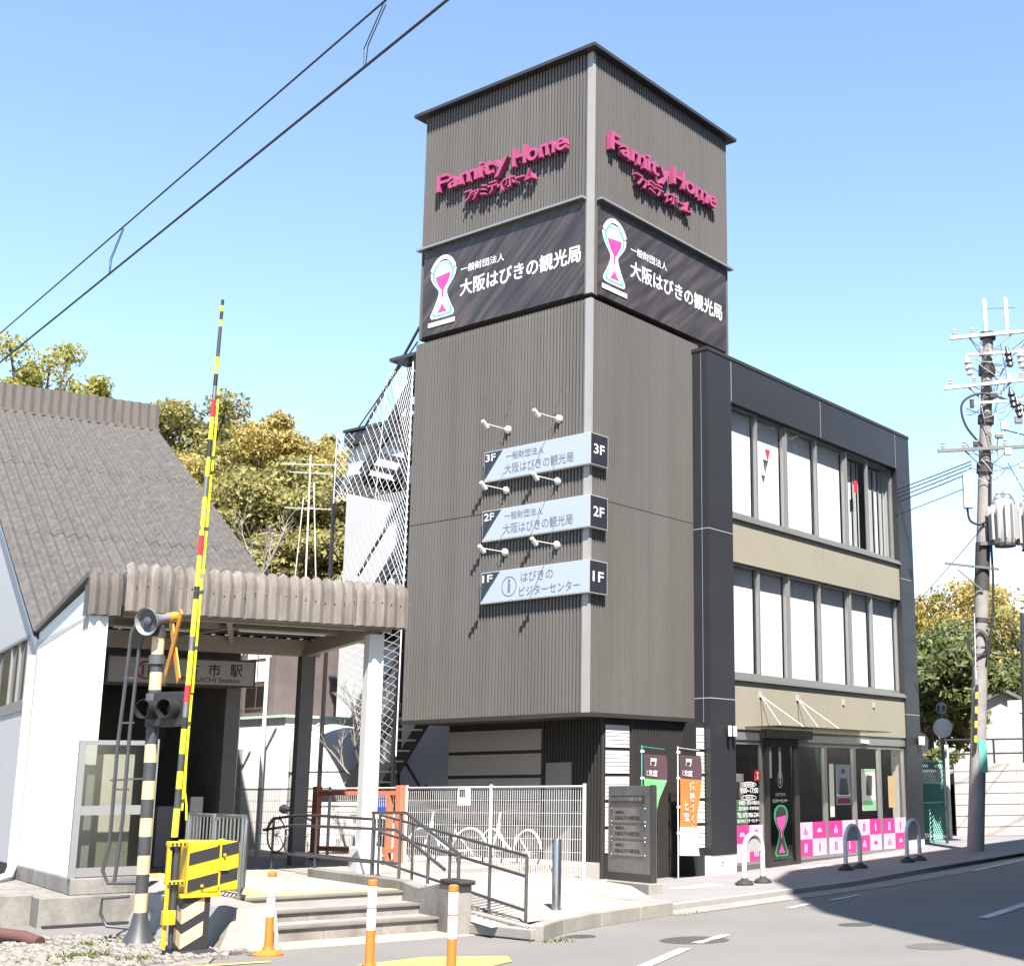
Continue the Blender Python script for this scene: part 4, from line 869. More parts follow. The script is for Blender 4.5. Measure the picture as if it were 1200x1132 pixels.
# banner flags
def flag(x_, y_, cols, words, pole, lab):
    t = thing('banner_flag', lab, 'flag', (x_, y_, .0), group='banner flags in front of the ribbed wall')
    MB().tube((x_, y_, 0), (x_, y_, 2.30), .011, n=8).tube((x_-.02, y_-.0, 2.28), (x_+.66, y_, 2.24), .006, n=6).build('pole', pole, t)
    W_ = .60; z1 = 2.16; zs = [z1-(z1-.42)*i/24 for i in range(25)]
    def px_(s_, z_): return (x_+.04+s_*W_, y_-.015+.045*math.sin(5*s_+3.2*z_)*(.3+s_), z_-.03*s_)
    for (f0, f1, m_, sh_) in cols:
        mb = MB(); n = 8
        zz = [z1-(z1-.42)*(f0+(f1-f0)*i/8) for i in range(9)]
        for i in range(9):
            for k in range(n+1):
                mb.v.append(px_(k/n*(sh_(zz[i]) if sh_ else 1), zz[i]))
        for i in range(8):
            for k in range(n): mb.f.append((i*(n+1)+k, i*(n+1)+k+1, (i+1)*(n+1)+k+1, (i+1)*(n+1)+k))
        mb.build('cloth', m_, t, smooth=True)
    mb = MB()
    for s_, a, z_, h_, b_ in words:
        g = glyphs(s_, b_); vs = g[0]; xa = min(v[0] for v in vs); xb = max(v[0] for v in vs); ya = min(v[1] for v in vs); yb = max(v[1] for v in vs)
        mb.add([(lambda q: (q[0], q[1]-.012, q[2]))(px_(a+(v[0]-xa)/(xb-xa)*h_*len(s_)/W_, z_+(v[1]-ya)/(yb-ya)*h_)) for v in vs], g[1])
    mb.build('lettering', 'flag_white', t)
    mb = MB()
    for z_ in (2.2, 1.75, 1.25, .8): mb.box(x_-.015, x_+.05, y_-.018, y_+.018, z_-.02, z_+.02)
    mb.build('flag_loop', 'flag_white', t)
flag(.98, -.42, [(0, .24, 'flag_plum', None), (.24, 1.0, 'flag_green', lambda z_: max(.12, 1-(1.75-z_)*.55))], [('門', .35, 1.97, .13, .01), ('と歌庭', .10, 1.79, .11, .01)], 'teal_paint', 'plum and green banner flag on a teal pole behind the directory sign')
flag(2.03, -.42, [(0, .24, 'flag_plum', None), (.24, .72, 'flag_orange', None), (.72, 1.0, 'flag_white', None)], [('門', .35, 1.97, .13, .01), ('と歌庭', .10, 1.79, .11, .01)]+[(c, .56, 1.55-i*.19, .15, .02) for i, c in enumerate('体験づくり')]+[(c, .12, 1.2-i*.19, .15, .02) for i, c in enumerate('七宝')], 'white_paint', 'plum and orange banner flag on a white pole beside the pier')

# white mesh fence, orange frame, bicycles
ff = thing('mesh_fence', 'white wire mesh fence between the ramp and the tower', 'fence', (-.9, 4, .2))
YF = [-.72+2.02*i for i in range(7)]
for y_ in YF: MB().tube((-.9, y_, .1), (-.9, y_, 1.66), .03, n=8).build('post', 'white_paint', ff, smooth=True)
for i in range(6):
    mb = MB(); y0, y1 = YF[i]+.03, YF[i+1]-.03; k = 0
    yy = y0
    while yy < y1: mb.tube((-.9, yy, .2), (-.9, yy, 1.63), .0032, n=3, cap=False); yy += .05
    zz = .2
    while zz < 1.64: mb.tube((-.9, y0, zz), (-.9, y1, zz), .0042, n=3, cap=False); zz += .2
    mb.tube((-.915, y0, 1.62), (-.915, y1, 1.62), .012, n=6).tube((-.9, y0, .2), (-.9, y1, .2), .01, n=6)
    mb.build('mesh_panel', 'white_paint', ff, kind='stuff')
of = thing('pipe_gate', 'orange painted steel frame standing against the mesh fence', 'gate', (-1.05, 4.4, .3))
for y_ in (5.5, 3.30): MB().box(-1.12, -1.0, y_-.07, y_+.07, .30, 1.66).build('post', 'orange_steel', of, bevel=.012)
MB().box(-1.09, -1.03, 3.37, 5.43, 1.50, 1.57).box(-1.09, -1.03, 3.37, 5.43, .52, .60).build('rail', 'orange_steel', of)
MB().box(-1.115, -1.0, 3.54, 3.60, .30, 1.5).build('stile', 'orange_steel', of)
tag(MB().box(-.6, -.3, 4.45, 4.85, 1.15, 1.45).box(-.65, -.25, 4.40, 4.90, 1.451, 1.49).build('crate', 'blue_plastic', org=(-.45, 4.65, 1.15)), 'blue plastic box behind the orange frame', 'box')
tag(MB().box(-.7, -.15, 4.3, 5.0, 1.08, 1.149).box(-.66, -.6, 4.35, 4.41, .36, 1.08).box(-.25, -.19, 4.35, 4.41, .36, 1.08).box(-.66, -.6, 4.89, 4.95, .36, 1.08).box(-.25, -.19, 4.89, 4.95, .36, 1.08).build('stand', 'white_paint', org=(-.45, 4.65, .36)), 'white stand under the blue plastic box', 'stand')
def bike(lab, loc, rot):
    t = thing('bicycle', lab, 'bicycle', (0, 0, 0), group='silver bicycles behind the mesh fence')
    for x_ in (0, 1.05):
        mb = MB(); pts = [(x_+.33*math.cos(R(a)), 0, .34+.33*math.sin(R(a))) for a in range(0, 361, 15)]
        w_ = mb.pipe(pts, .018, 6, False).build('wheel', 'rubber_black', t)
        mb = MB()
        for a in range(0, 360, 20): mb.tube((x_, 0, .34), (x_+.32*math.cos(R(a)), 0, .34+.32*math.sin(R(a))), .003, n=3)
        mb.tube((x_, -.05, .34), (x_, .05, .34), .02).build('spokes', 'alu_pale', w_)
        MB().pipe([(x_+.37*math.cos(R(a)), 0, .34+.37*math.sin(R(a))) for a in range(20, 175, 15)], .022, 6).build('mudguard', 'white_paint', t)
    MB().pipe([(0, 0, .34), (.42, 0, .32), (.30, 0, .80)], .016, 6).pipe([(.42, 0, .32), (.88, 0, .62), (.85, 0, .82)], .022, 6).pipe([(0, 0, .34), (.33, 0, .66)], .012, 6).pipe([(1.05, 0, .34), (.90, 0, .70), (.83, 0, 1.0)], .018, 6).build('frame', 'white_paint', t, smooth=True)
    MB().pipe([(.70, -.27, 1.02), (.82, -.2, 1.03), (.83, 0, 1.0), (.82, .2, 1.03), (.70, .27, 1.02)], .013, 6).build('handlebar', 'steel', t)
    MB().lathe([(.02, -.14), (.06, -.08), (.10, .05), (.08, .12), (.03, .14)], (.27, 0, .86), 10, (-1, 0, 0)).build('saddle', 'rubber_black', t, smooth=True)
    bk = MB(); 
    for z_ in (.80, .92, 1.02): bk.pipe([(.92, -.16, z_), (1.24, -.16, z_), (1.24, .16, z_), (.92, .16, z_), (.92, -.16, z_)], .006, 4)
    for a in range(6):
        for y_ in (-.16, .16): bk.tube((.92+a*.064, y_, .80), (.92+a*.064, y_, 1.02), .004, n=3)
    bk.build('basket', 'steel_dark', t)
    MB().tube((.05, .03, .34), (.12, .18, .0), .012, n=5).build('kickstand', 'steel_dull', t)
    t.location = loc; t.rotation_euler = (0, 0, rot); return t
b1 = bike('silver city bicycle parked by the siding wall behind the fence', (-.45, 2.2, .22), R(95))
clone(b1, (-.35, .95, .2), (0, 0, R(78)), 'silver city bicycle parked nearest the service door'); clone(b1, (.5, 8.6, .36), (0, 0, R(-95)), 'silver bicycle seen beside the rear canopy post')
mt = thing('meter_box', 'small white meter box on the siding wall behind the fence', 'box', (.09, 2.85, 1.3))
MB().box(.0, .105, 2.75, 2.98, 1.3, 1.62).build('case', 'white_paint', mt, bevel=.01); MB().box(-.004, .0, 2.79, 2.94, 1.45, 1.58).build('window', 'dark_glass', mt)

# ------------------------------------------------------------------ level crossing
PX_ = Vector((-8.67, -.95, -.05)); er = Vector((.828, -.56, 0)); ef = Vector((-.56, -.828, 0))
cs = thing('crossing_signal', 'striped crossing signal post with a horn speaker and crossed orange boards', 'signal', tuple(PX_))
MB().lathe([(.20, 0), (.18, .05), (.11, .17), (.075, .34), (.07, .36)], PX_, 18).build('foot', 'pole_dark', cs, smooth=True)
for i in range(15):
    z0 = .36+i*.20
    if z0 > 3.35: break
    m_ = ('pole_cream' if i % 2 == 0 else 'pole_dark') if z0 < 2.3 else ('pole_cream' if i in (12, 14) else 'pole_dark')
    MB().lathe([(.068, 0), (.068, .2)], PX_+Vector((-.008*z0, .009*z0, z0-.0)), 16).build('post_band', m_, cs, smooth=True)
top = PX_+Vector((-.03, .03, 3.36))
MB().lathe([(.085, 0), (.085, .05), (.065, .06), (.065, .12), (.03, .16)], top, 14).build('post_cap', 'pole_dark', cs, smooth=True)
for z_ in (2.62, 3.05): MB().lathe([(.088, 0), (.088, .1)], PX_+Vector((-.025, .025, z_)), 14).build('clamp', 'horn_dark', cs, smooth=True)
hc = top+Vector((0, 0, .20)); hx = (-er*.62+ef*.74+Vector((0, 0, -.22))).normalized()
hn = MB().lathe([(.05, -.16), (.055, -.03), (.072, .02), (.095, .08), (.13, .15), (.15, .185), (.156, .185), (.156, .2), (.145, .19), (.12, .14), (.08, .06), (.05, .0)], hc+hx*.02, 20, hx).build('horn', 'horn_grey', cs, smooth=True)
MB().lathe([(.14, .0), (.02, .004)], hc+hx*.172, 20, hx).lathe([(.05, 0), (.05, .05), (.02, .06)], hc+hx*.155, 12, hx).build('horn_throat', 'horn_dark', hn, smooth=True)
MB().lathe([(.05, -.1), (.06, -.09), (.06, .05)], hc-hx*.18, 12, hx).build('horn_driver', 'board_orange', hn, smooth=True)
MB().bar(top+Vector((0, 0, .05)), hc-hx*.08, .05, .05).build('bracket', 'horn_dark', cs)
bc = PX_+er*.13+ef*.0+Vector((0, 0, 3.24)); el = (ef*.8+er*.22).normalized()   # boards seen almost edge on
for sgn in (-1, 1):
    d_ = (el*.55+Vector((0, 0, sgn*.80))).normalized()*.47; nn = el.cross(Zv).normalized()
    MB().obox(bc+nn*.012*sgn, d_, d_.cross(nn).normalized()*.055, nn*.008).build('cross_board', 'board_orange', cs)
for d_ in (-1,): 
    fx = (ef*.75-er*.66).normalized(); sx = Vector((-fx.y, fx.x, 0)); lb = PX_+er*.12+ef*.14+Vector((0, 0, 2.54))
    MB().obox(lb, sx*.26, fx*.06, Zv*.19).build('light_board', 'black_paint', cs, bevel=.01)
    for q in (-.16, .13):
        MB().lathe([(.10, 0), (.10, .16), (.105, .16), (.105, .0)], lb+sx*q+fx*.06, 16, fx).build('light_hood', 'black_paint', cs, smooth=True)
        MB().lathe([(.085, 0), (.06, .02)], lb+sx*q+fx*.065, 14, fx).build('lens', 'horn_dark', cs, smooth=True)
for w_, pts in ((.016, [(-8.74, -.84, 3.48), (-8.84, -.7, 3.47), (-8.87, -.66, 3.36), (-8.88, -.64, 2.8), (-8.9, -.62, 2.13), (-8.9, -.62, 1.02), (-8.93, -.58, .75), (-8.89, -.63, .62), (-8.71, -.89, .62)]), (.016, [(-8.74, -.85, 3.44), (-8.78, -.79, 3.39), (-8.81, -.74, 3.18), (-8.83, -.72, 2.23), (-8.83, -.72, 1.3), (-8.84, -.7, .84), (-8.85, -.69, .62)]), (.014, [(-8.75, -.84, .48), (-8.92, -.6, .46), (-8.92, -.59, .3), (-8.88, -.66, .17), (-8.71, -.89, .14)])):
    MB().pipe(pts, w_*1.25, 8).build('conduit', 'pole_dark', cs, smooth=True)
for z_ in (1.62, 2.35, 2.85, .95): MB().bar((-8.90, -.62, z_), (-8.80, -.75, z_), .02, .02).build('conduit_tie', 'pole_dark', cs)
MB().bar((-8.93, -.58, 1.72), (-8.68, -.93, 1.74), .02, .02).build('conduit_tie', 'pole_dark', cs)
# barrier machine and raised arm
GB = Vector((-8.87, -2.08, -.05)); eu = Vector((.94, -.34, 0)).normalized(); ev = Vector((-.34, -.94, 0)).normalized()
gm = thing('crossing_gate', 'black and yellow crossing barrier machine with its long arm raised', 'gate', tuple(GB))
def G(a, b, z_): return GB+eu*a+ev*b+Vector((0, 0, z_))
MB().ext([G(-.13, .26, .0), G(.26, .26, .0), G(.22, .26, .07), G(-.1, .26, .07)], -ev*.5).build('base_plate', 'pole_dark', gm)
cf = [(-.10, .07), (.18, .07), (.12, .30), (.16, .58), (.20, .66), (-.06, .66), (-.04, .40)]
MB().ext([G(-.11, .22, .06), G(.16, .22, .06), G(.16, .22, .59), G(-.11, .22, .59)], -ev*.42).build('pedestal', 'black_paint', gm)
for z0, z1, m_ in ((.40, .58, 'pole_cream'), (.16, .34, 'pole_cream')):
    MB().ext([G(-.112, .223, z0-.07), G(.10, .223, z0+.05), G(.10, .223, z1+.01), G(-.112, .223, z1-.11)], ev*.004).build('stripe', m_, gm)
    MB().ext([G(-.113, .22, z0-.07), G(-.113, .22, z1-.11), G(-.113, -.19, z1-.02), G(-.113, -.19, z0+.02)], -eu*.004).build('stripe', m_, gm)
MB().obox(G(.05, .02, .605), eu*.20, ev*.24, Zv*.02).build('bed_plate', 'yellow_paint', gm, bevel=.005)
bx0, bx1, bz0, bz1 = -.10, .42, .62, 1.15
MB().ext([G(bx0, .25, bz0), G(bx1, .25, bz0+.02), G(bx1, .25, bz1-.02), G(bx0, .25, bz1)], -ev*.46).build('cabinet', 'yellow_paint', gm, bevel=.018)
for k in range(2):
    z0 = .60+k*.265
    MB().ext([G(bx0+.01, .254, z0+.04), G(bx1-.012, .254, z0+.15), G(bx1-.012, .254, z0+.27), G(bx0+.01, .254, z0+.16)], ev*.003).build('stripe', 'black_paint', gm)
for cc, q, h_ in (((.22, .25, 1.13), .03, .03), ((.22, .250, .90), .008, .22), ((.26, .262, .86), .05, .015), ((.26, .262, 1.0), .012, .012), ((.05, .262, .70), .012, .012)): MB().obox(G(*cc), eu*q, ev*.02, Zv*h_).build('latch', 'yellow_paint', gm)
for cc, q, w2, h_ in (((-.20, .16, 1.12), .085, .08, .025), ((-.20, .16, .74), .085, .08, .02), ((-.275, .16, .93), .010, .04, .18)): MB().obox(G(*cc), eu*q, ev*w2, Zv*h_).build('arm_bracket', 'yellow_paint', gm, bevel=.006)
for k in range(4): MB().lathe([(.014, 0), (.014, .02)], G(-.26+.04*k, .24, 1.12), 6, ev).build('bolt', 'steel_dark', gm); MB().lathe([(.014, 0), (.014, .02)], G(-.26+.04*k, .24, .74), 6, ev).build('bolt', 'steel_dark', gm)
MB().tube(G(-.195, .16, .38), G(-.195, .16, 1.12), .042, n=12).tube(G(-.19, .16, .1), G(-.195, .16, .38), .026, n=10).build('shaft', 'steel_dark', gm, smooth=True)
MB().bar(G(-.27, .20, .10), G(-.27, .20, 1.06), .024, .04).obox(G(-.24, .20, .40), eu*.06, ev*.05, Zv*.07).build('counter_rod', 'yellow_paint', gm, bevel=.006)
segs = [(1.13, 1.42, 'arm_yellow', .035), (1.42, 1.62, 'pole_dark', .034), (1.62, 1.80, 'arm_yellow', .033), (1.80, 1.98, 'pole_dark', .032), (1.98, 2.24, 'arm_yellow', .031), (2.24, 2.36, 'black_paint', .031), (2.36, 2.52, 'steel_dull', .030), (2.52, 2.70, 'reflector_red', .031), (2.70, 3.06, 'arm_yellow', .029), (3.06, 3.22, 'steel_dull', .029), (3.22, 3.62, 'arm_yellow', .028), (3.62, 3.76, 'black_paint', .028), (3.76, 4.10, 'arm_yellow', .027), (4.10, 4.32, 'reflector_red', .028), (4.32, 4.75, 'arm_yellow', .026), (4.75, 4.98, 'steel_dull', .025), (4.98, 5.2, 'arm_yellow', .025), (5.2, 5.4, 'black_paint', .025), (5.4, 5.66, 'arm_yellow', .024), (5.66, 5.86, 'reflector_red', .025), (5.86, 6.02, 'steel_dull', .023), (6.02, 6.16, 'black_paint', .023), (6.16, 6.36, 'arm_yellow', .022), (6.36, 6.72, 'pole_dark', .020), (6.72, 6.8, 'arm_yellow', .019), (6.8, 6.9, 'black_paint', .018), (6.9, 6.97, 'arm_yellow', .018), (6.97, 7.04, 'black_paint', .017)]
A0, A1 = Vector((-9.0, -1.95, 1.10)), Vector((-8.94, -2.03, 7.05))
def AP(z_): return A0+(A1-A0)*((z_-1.10)/5.95)
for z0, z1, m_, r_ in segs: MB().tube(AP(z0), AP(z1), r_, n=10).build('arm_segment', m_, gm, smooth=True)
for za, zb in ((1.40, 2.6), (2.62, 3.85), (3.9, 5.0), (5.05, 6.0)):
    o1, o2 = er*.05, er*.045; MB().tube(AP(za)+o1, AP(zb)+o2, .013, n=6).build('arm_rod', 'fluo_yellow', gm, smooth=True)
for z_ in (1.5, 2.3, 3.1, 3.7, 4.4, 5.2, 5.9): MB().obox(AP(z_)+er*.02, er*.045, ef*.02, Zv*.015).build('arm_clip', 'black_paint', gm)
MB().pipe([AP(1.9)+er*.05, AP(1.6)+er*.06, AP(1.45)+er*.09, AP(1.3)+er*.10], .011, 6).build('arm_cable', 'fluo_yellow', gm)
MB().box(-8.3, -6.95, -1.08, -.925, -.06, -.02).build('ditch_shadow', 'joint_dark', hall)  # flat dark bar, stands for the ditch and the shadow in it
# gravel verge, weeds, old pipe
gv = MB(); n = 26
pp = [(-9.9, -2.75), (-9.2, -2.95), (-8.75, -2.45), (-8.45, -1.75), (-8.3, -.7), (-9.3, 1.2), (-12, 3.0), (-12.5, -1.5)]
gv.ext([(p[0], p[1], -.12) for p in pp], (0, 0, .095)); g_ = struct(gv.build('gravel_verge', 'gravel')); g_['label'] = 'gravel verge at the foot of the crossing signal'
gs_ = MB(); rnd = random.Random(3)
for i in range(1500):
    x_, y_ = rnd.uniform(-10.6, -8.4), rnd.uniform(-2.7, .6)
    s_ = rnd.uniform(.012, .035); gs_.obox((x_, y_, -.02), (s_, s_*.3*rnd.uniform(-1, 1), 0), (0, s_*rnd.uniform(.6, 1), s_*.3), (0, 0, s_*.7))
stuff(gs_.build('gravel_stone', 'gravel'))['label'] = 'loose gravel stones on the verge'
wd = MB()
for (cx, cy, n_, h_) in ((-9.5, -2.2, 90, .16), (-9.75, -1.6, 110, .20), (-9.25, -1.75, 60, .12), (-9.05, -.75, 60, .18), (-10.1, -1.9, 60, .15), (-5.95, -4.55, 40, .09), (-2.66, -3.9, 26, .06), (-8.5, -.55, 40, .16)):
    for k in range(n_):
        x_, y_ = cx+rnd.gauss(0, .14), cy+rnd.gauss(0, .10); a = rnd.uniform(0, 6.28); l_ = h_*.55*rnd.uniform(.4, 1); d_ = Vector((math.cos(a), math.sin(a), 0)); b_ = Vector((x_, y_, -.05)); s_ = d_.cross(Zv)*.006
        wd.add([b_-s_, b_+s_, b_+d_*l_*.35+Zv*l_*.7+s_*1.2, b_+d_*l_*.8+Zv*l_, b_+d_*l_*.35+Zv*l_*.7-s_*1.2], [(0, 1, 2, 3, 4)])
stuff(wd.build('weeds', 'weed'))['label'] = 'small green weeds on the verge and by the kerb'
tag(MB().pipe([(-10.6, 2.0, .16), (-9.5, .75, .09), (-9.32, .2, .05), (-9.3, -.1, .0)], .07, 10).build('old_pipe', 'dirt_brown', org=(-9.5, .3, 0), smooth=True), 'rusty brown pipe lying at the foot of the concrete base', 'pipe')
# ------------------------------------------------------------------ overhead railway wires
wdv = Vector((-1.81, -7.83, 0)).normalized()
c0, m0 = Vector((-11.46, -2.25, 5.6)), Vector((-11.46, -2.35, 5.95))
def wire(name, lab, pts, r_, m='wire_black', cat='wire', grp=None):
    return tag(MB().pipe(pts, r_, 6).build(name, m, org=tuple(pts[0]), smooth=True), lab, cat, grp)
ow = thing('overhead_line', 'pair of dark overhead railway wires crossing the upper left sky', 'wire', tuple(c0))
MB().tube(c0-wdv*25, c0+wdv*14, .0085, n=6).build('contact_wire', 'wire_black', ow)
MB().tube(m0-wdv*25, m0+wdv*14, .0065, n=6).build('messenger_wire', 'wire_black', ow)
for t_ in (3.0, 7.15):
    a = c0+wdv*t_; b = m0+wdv*(t_+.05)
    MB().pipe([a-wdv*.012, a+Vector((0, 0, .12))-wdv*.02, b-Vector((0, 0, .03))-wdv*.02, b, b-Vector((0, 0, .03))+wdv*.03, a+Vector((0, 0, .12))+wdv*.03, a+wdv*.012], .0035, 5).build('dropper', 'wire_black', ow)

# ------------------------------------------------------------------ outside stair with its net, behind the tower
es = thing('outside_stair', 'dark steel outside stair behind the tower wrapped in white netting', 'stairs', (1.2, 6.0, 0))
def flight(x0, x1, ya, za, yb, zb):
    for x_ in (x0, x1): MB().bar((x_, ya, za), (x_, yb, zb), .05, .26).build('stringer', 'steel_dark', es)
    n = 8
    for k in range(n):
        t_ = (k+.5)/n; y_ = ya+(yb-ya)*t_; z_ = za+(zb-za)*t_
        MB().box(x0+.03, x1-.03, y_-.15, y_+.15, z_+.02, z_+.05).build('tread', 'white_paint', es)
    MB().bar((x0, ya, za+1.0), (x0, yb, zb+1.0), .04, .04).build('stair_rail', 'steel_dark', es)
YS = 6.25
flight(.30, 1.2, YS, 7.9, 4.75, 9.75); flight(1.35, 2.25, 4.9, 6.4, YS, 7.9); flight(.30, 1.2, YS, 4.8, 4.9, 6.4); flight(1.35, 2.25, 4.9, 3.2, YS, 4.8); flight(.30, 1.2, YS, 1.6, 4.9, 3.2); flight(1.35, 2.25, 4.9, .1, YS, 1.6)
for z_ in (1.6, 4.8, 7.9): MB().box(.25, 2.3, YS, 7.1, z_-.24, z_).build('landing', 'steel_dark', es)
for z_ in (3.2, 6.4, 9.75): MB().box(.25, 2.3, 4.52, 4.9, z_-.16, z_).build('landing', 'steel_dark', es)
MB().box(-.02, 2.3, 4.50, 5.25, 10.02, 10.09).build('stair_roof', 'steel_dark', es)
MB().box(.3, 2.2, 4.50, 5.0, 9.62, 9.74).build('roof_beam', 'steel_dark', es)
for x_, y_ in ((.25, 7.05), (2.3, 7.05), (.25, 4.95), (2.3, 4.95)): MB().box(x_-.03, x_+.03, y_-.03, y_+.03, 0, 10.0 if y_ < 6 else 8.0).build('column', 'steel_dark', es)
def net(a, b, c, d, step, r_):                    # diamond net over the quad a b c d (a,b bottom; d,c top)
    mb = MB(); a, b, c, d = map(Vector, (a, b, c, d)); w_ = (b-a).length; h_ = (d-a).length; nu, nv = max(2, round(w_/step)), max(2, round(h_/step))
    def P_(s_, t_): 
        p = (a*(1-s_)+b*s_)*(1-t_)+(d*(1-s_)+c*s_)*t_; return p
    for k in range(-nv, nu+nv):
        for dr in (1, -1):
            pts = []
            for j in range(0, nv+1):
                s_ = (k+dr*j+(0 if dr == 1 else nv*0))/nu
                if -1e-6 <= s_ <= 1+1e-6: pts.append(P_(s_, j/nv))
            if len(pts) > 1: mb.tube(pts[0], pts[-1], r_, n=3, cap=False)
    return mb
for q in (((0, 6.76, 7.3), (0, 4.55, 7.3), (0, 4.55, 9.8), (0, 5.25, 9.8)), ((0, 6.78, 7.3), (0, 6.25, 7.3), (0, 6.2, 8.7), (0, 6.76, 8.75)), ((0, 6.75, 5.2), (0, 4.55, 5.2), (0, 4.55, 7.29), (0, 5.5, 7.29)), ((0, 5.4, 2.0), (0, 4.8, 2.1), (0, 4.55, 5.19), (0, 6.75, 5.19))):
    net(*q, .17, .0036).build('netting', 'net_white', es, kind='stuff')
MB().pipe([(0, 6.75, 5.2), (0, 5.5, 7.29)], .010, 5).build('net_pole', 'net_white', es); MB().tube((0, 4.62, 2.2), (0, 4.57, 9.9), .014, n=6).build('net_pole', 'net_white', es)
MB().tube((0, 6.76, 7.3), (0, 6.76, 8.75), .010, n=5).build('net_pole', 'net_white', es); MB().tube((0, 5.5, 7.29), (0, 5.3, 9.8), .008, n=5).build('net_pole', 'net_white', es)
MB().tube((0, 6.1, 8.8), (.0, 4.46, 10.3), .016, n=6).build('guy_rod', 'steel_dark', es)

# ------------------------------------------------------------------ buildings and clutter seen under the canopy
hb = thing('white_shed', 'bright white low building seen under the canopy', 'building', (2.0, 12.0, 0))
MB().box(1.5, 6.0, 9.8, 14.5, -.05, 3.15).build('wall', 'white_paint', hb); MB().box(1.42, 6.1, 9.72, 14.6, 3.152, 3.21).build('roof', 'mint_trim', hb)
MB().box(1.47, 1.5, 11.2, 12.4, .4, 2.5).build('door', 'block_grey', hb)
for y_ in (10.4, 13.2): MB().tube((1.42, y_, .3), (1.42, y_, 3.1), .035, n=8).build('pipe', 'block_grey', hb)
tb = thing('timber_house', 'brownish two-storey house with a grid of windows behind the white building', 'house', (6, 16, 0))
MB().box(4.0, 10.0, 13.5, 20.0, -.05, 5.9).build('wall', 'timber_mauve', tb); MB().ext([(3.7, 13.2, 5.9), (3.7, 16.75, 7.4), (3.7, 20.3, 5.9)], (6.6, 0, 0)).build('roof', 'house_tile', tb)
for k in range(6):
    w_ = MB().box(3.96, 4.0, 13.7+k*1.05, 14.6+k*1.05, 3.6, 5.4).build('window', 'timber_dark', tb)
    for zz in (3.66, 4.28, 4.86):
        for yy in (0, .44): MB().box(3.945, 3.965, 13.75+k*1.05+yy, 14.13+k*1.05+yy, zz, zz+.5).build('pane', 'blind_white' if (k+int(zz)) % 3 else 'dark_glass', w_)
for k, (x_, y_, h_) in enumerate(((.35, 9.9, 4.4), (.6, 9.35, 4.35), (.1, 10.6, 3.2))):
    tag(MB().pipe([(x_, y_, .3), (x_, y_, h_), (x_+.12, y_-.18, h_+.2)], .04, 8).build('vent_pipe', 'white_paint', org=(x_, y_, .3), smooth=True), ('tall white vent pipe bent at its top, nearest the station pier', 'tall white vent pipe with a bent top beside its twin', 'shorter pink-white pipe next to the station pier')[k], 'pipe', 'white pipes under the canopy')
tk_ = thing('water_tank', 'bulky white rounded tank standing behind the orange frame', 'tank', (1.6, 8.6, .3))
MB().lathe([(.85, 0), (.88, .1), (.88, 2.1), (.8, 2.35), (.5, 2.55), (.1, 2.62)], (1.9, 8.7, .35), 28).build('body', 'white_paint', tk_, smooth=True)
for z_ in (.9, 1.6): MB().lathe([(.885, 0), (.9, .02), (.885, .04)], (1.9, 8.7, .35+z_), 28).build('hoop', 'block_grey', tk_, smooth=True)
MB().pipe([(.98, 8.6, .4), (.96, 8.6, 2.3), (1.1, 8.62, 2.75), (1.5, 8.66, 2.98)], .03, 8).build('pipe', 'block_grey', tk_, smooth=True)
# young leafless tree by the fence
def bare_tree(lab, base, h_, seed, spread, m='bark_pale', levels=4):
    t = thing('bare_tree', lab, 'tree', base); rn = random.Random(seed); tr = MB(); br = MB()
    def grow(p, d, l_, r_, lv, tgt):
        q = p+d*l_; mid = (p+q)/2+Vector((rn.uniform(-1, 1), rn.uniform(-1, 1), 0))*l_*.05
        (tr if lv == 0 else br).pipe([p, mid, q], [r_, r_*.85, r_*.65], 5 if lv else 8)
        if lv < levels:
            for k in range(3 if lv else 5):
                t_ = .35+.65*rn.random() if lv == 0 else .3+.7*rn.random(); dd = (d+Vector((rn.uniform(-1, 1), rn.uniform(-1, 1), rn.uniform(-.2, .7)))*spread).normalized()
                grow(p+(q-p)*t_, dd, l_*rn.uniform(.45, .65), r_*.5, lv+1, tgt)
    grow(Vector(base), Vector((0, 0, 1)), h_*.6, .045*h_/3, 0, None); tr.build('trunk', m, t); br.build('branches', m, t)
bare_tree('young leafless street tree behind the orange frame', (.6, 6.0, .3), 3.6, 5, .75)
bare_tree('grey leafless tree in front of the wooded hill above the canopy', (9.0, 21.5, 4.6), 5.6, 11, .7)
tag(MB().box(3.0, 9.5, 17, 26, -.05, 4.6).build('retaining_wall', 'block_grey', org=(6, 20, 0)), 'grey retaining wall hidden behind the station hall', 'wall')
an = thing('roof_antenna', 'thin twin-mast television antenna in front of the wooded hill', 'antenna', (11.55, 22, 6))
MB().tube((11.6, 22.0, 4.0), (11.52, 22.1, 12.9), .03, n=6).tube((11.95, 21.5, 4.0), (11.6, 21.95, 11.9), .022, n=6).tube((11.2, 22.5, 4.0), (11.4, 22.2, 11.4), .018, n=6).build('mast', 'cream_wall', an)
for z_, l_ in ((12.55, .95), (12.25, .7), (11.0, .8)):
    a = Vector((11.52-.57*l_, 22.1+.82*l_, z_+.04)); b = Vector((11.52+.57*l_, 22.1-.82*l_, z_-.04)); mb = MB().tube(a, b, .02, n=5)
    for k in range(7):
        c_ = a+(b-a)*(k+.5)/7; mb.tube(c_+Vector((-.2, -.14, 0)), c_+Vector((.2, .14, 0)), .008, n=4)
    mb.build('antenna_boom', 'cream_wall', an)

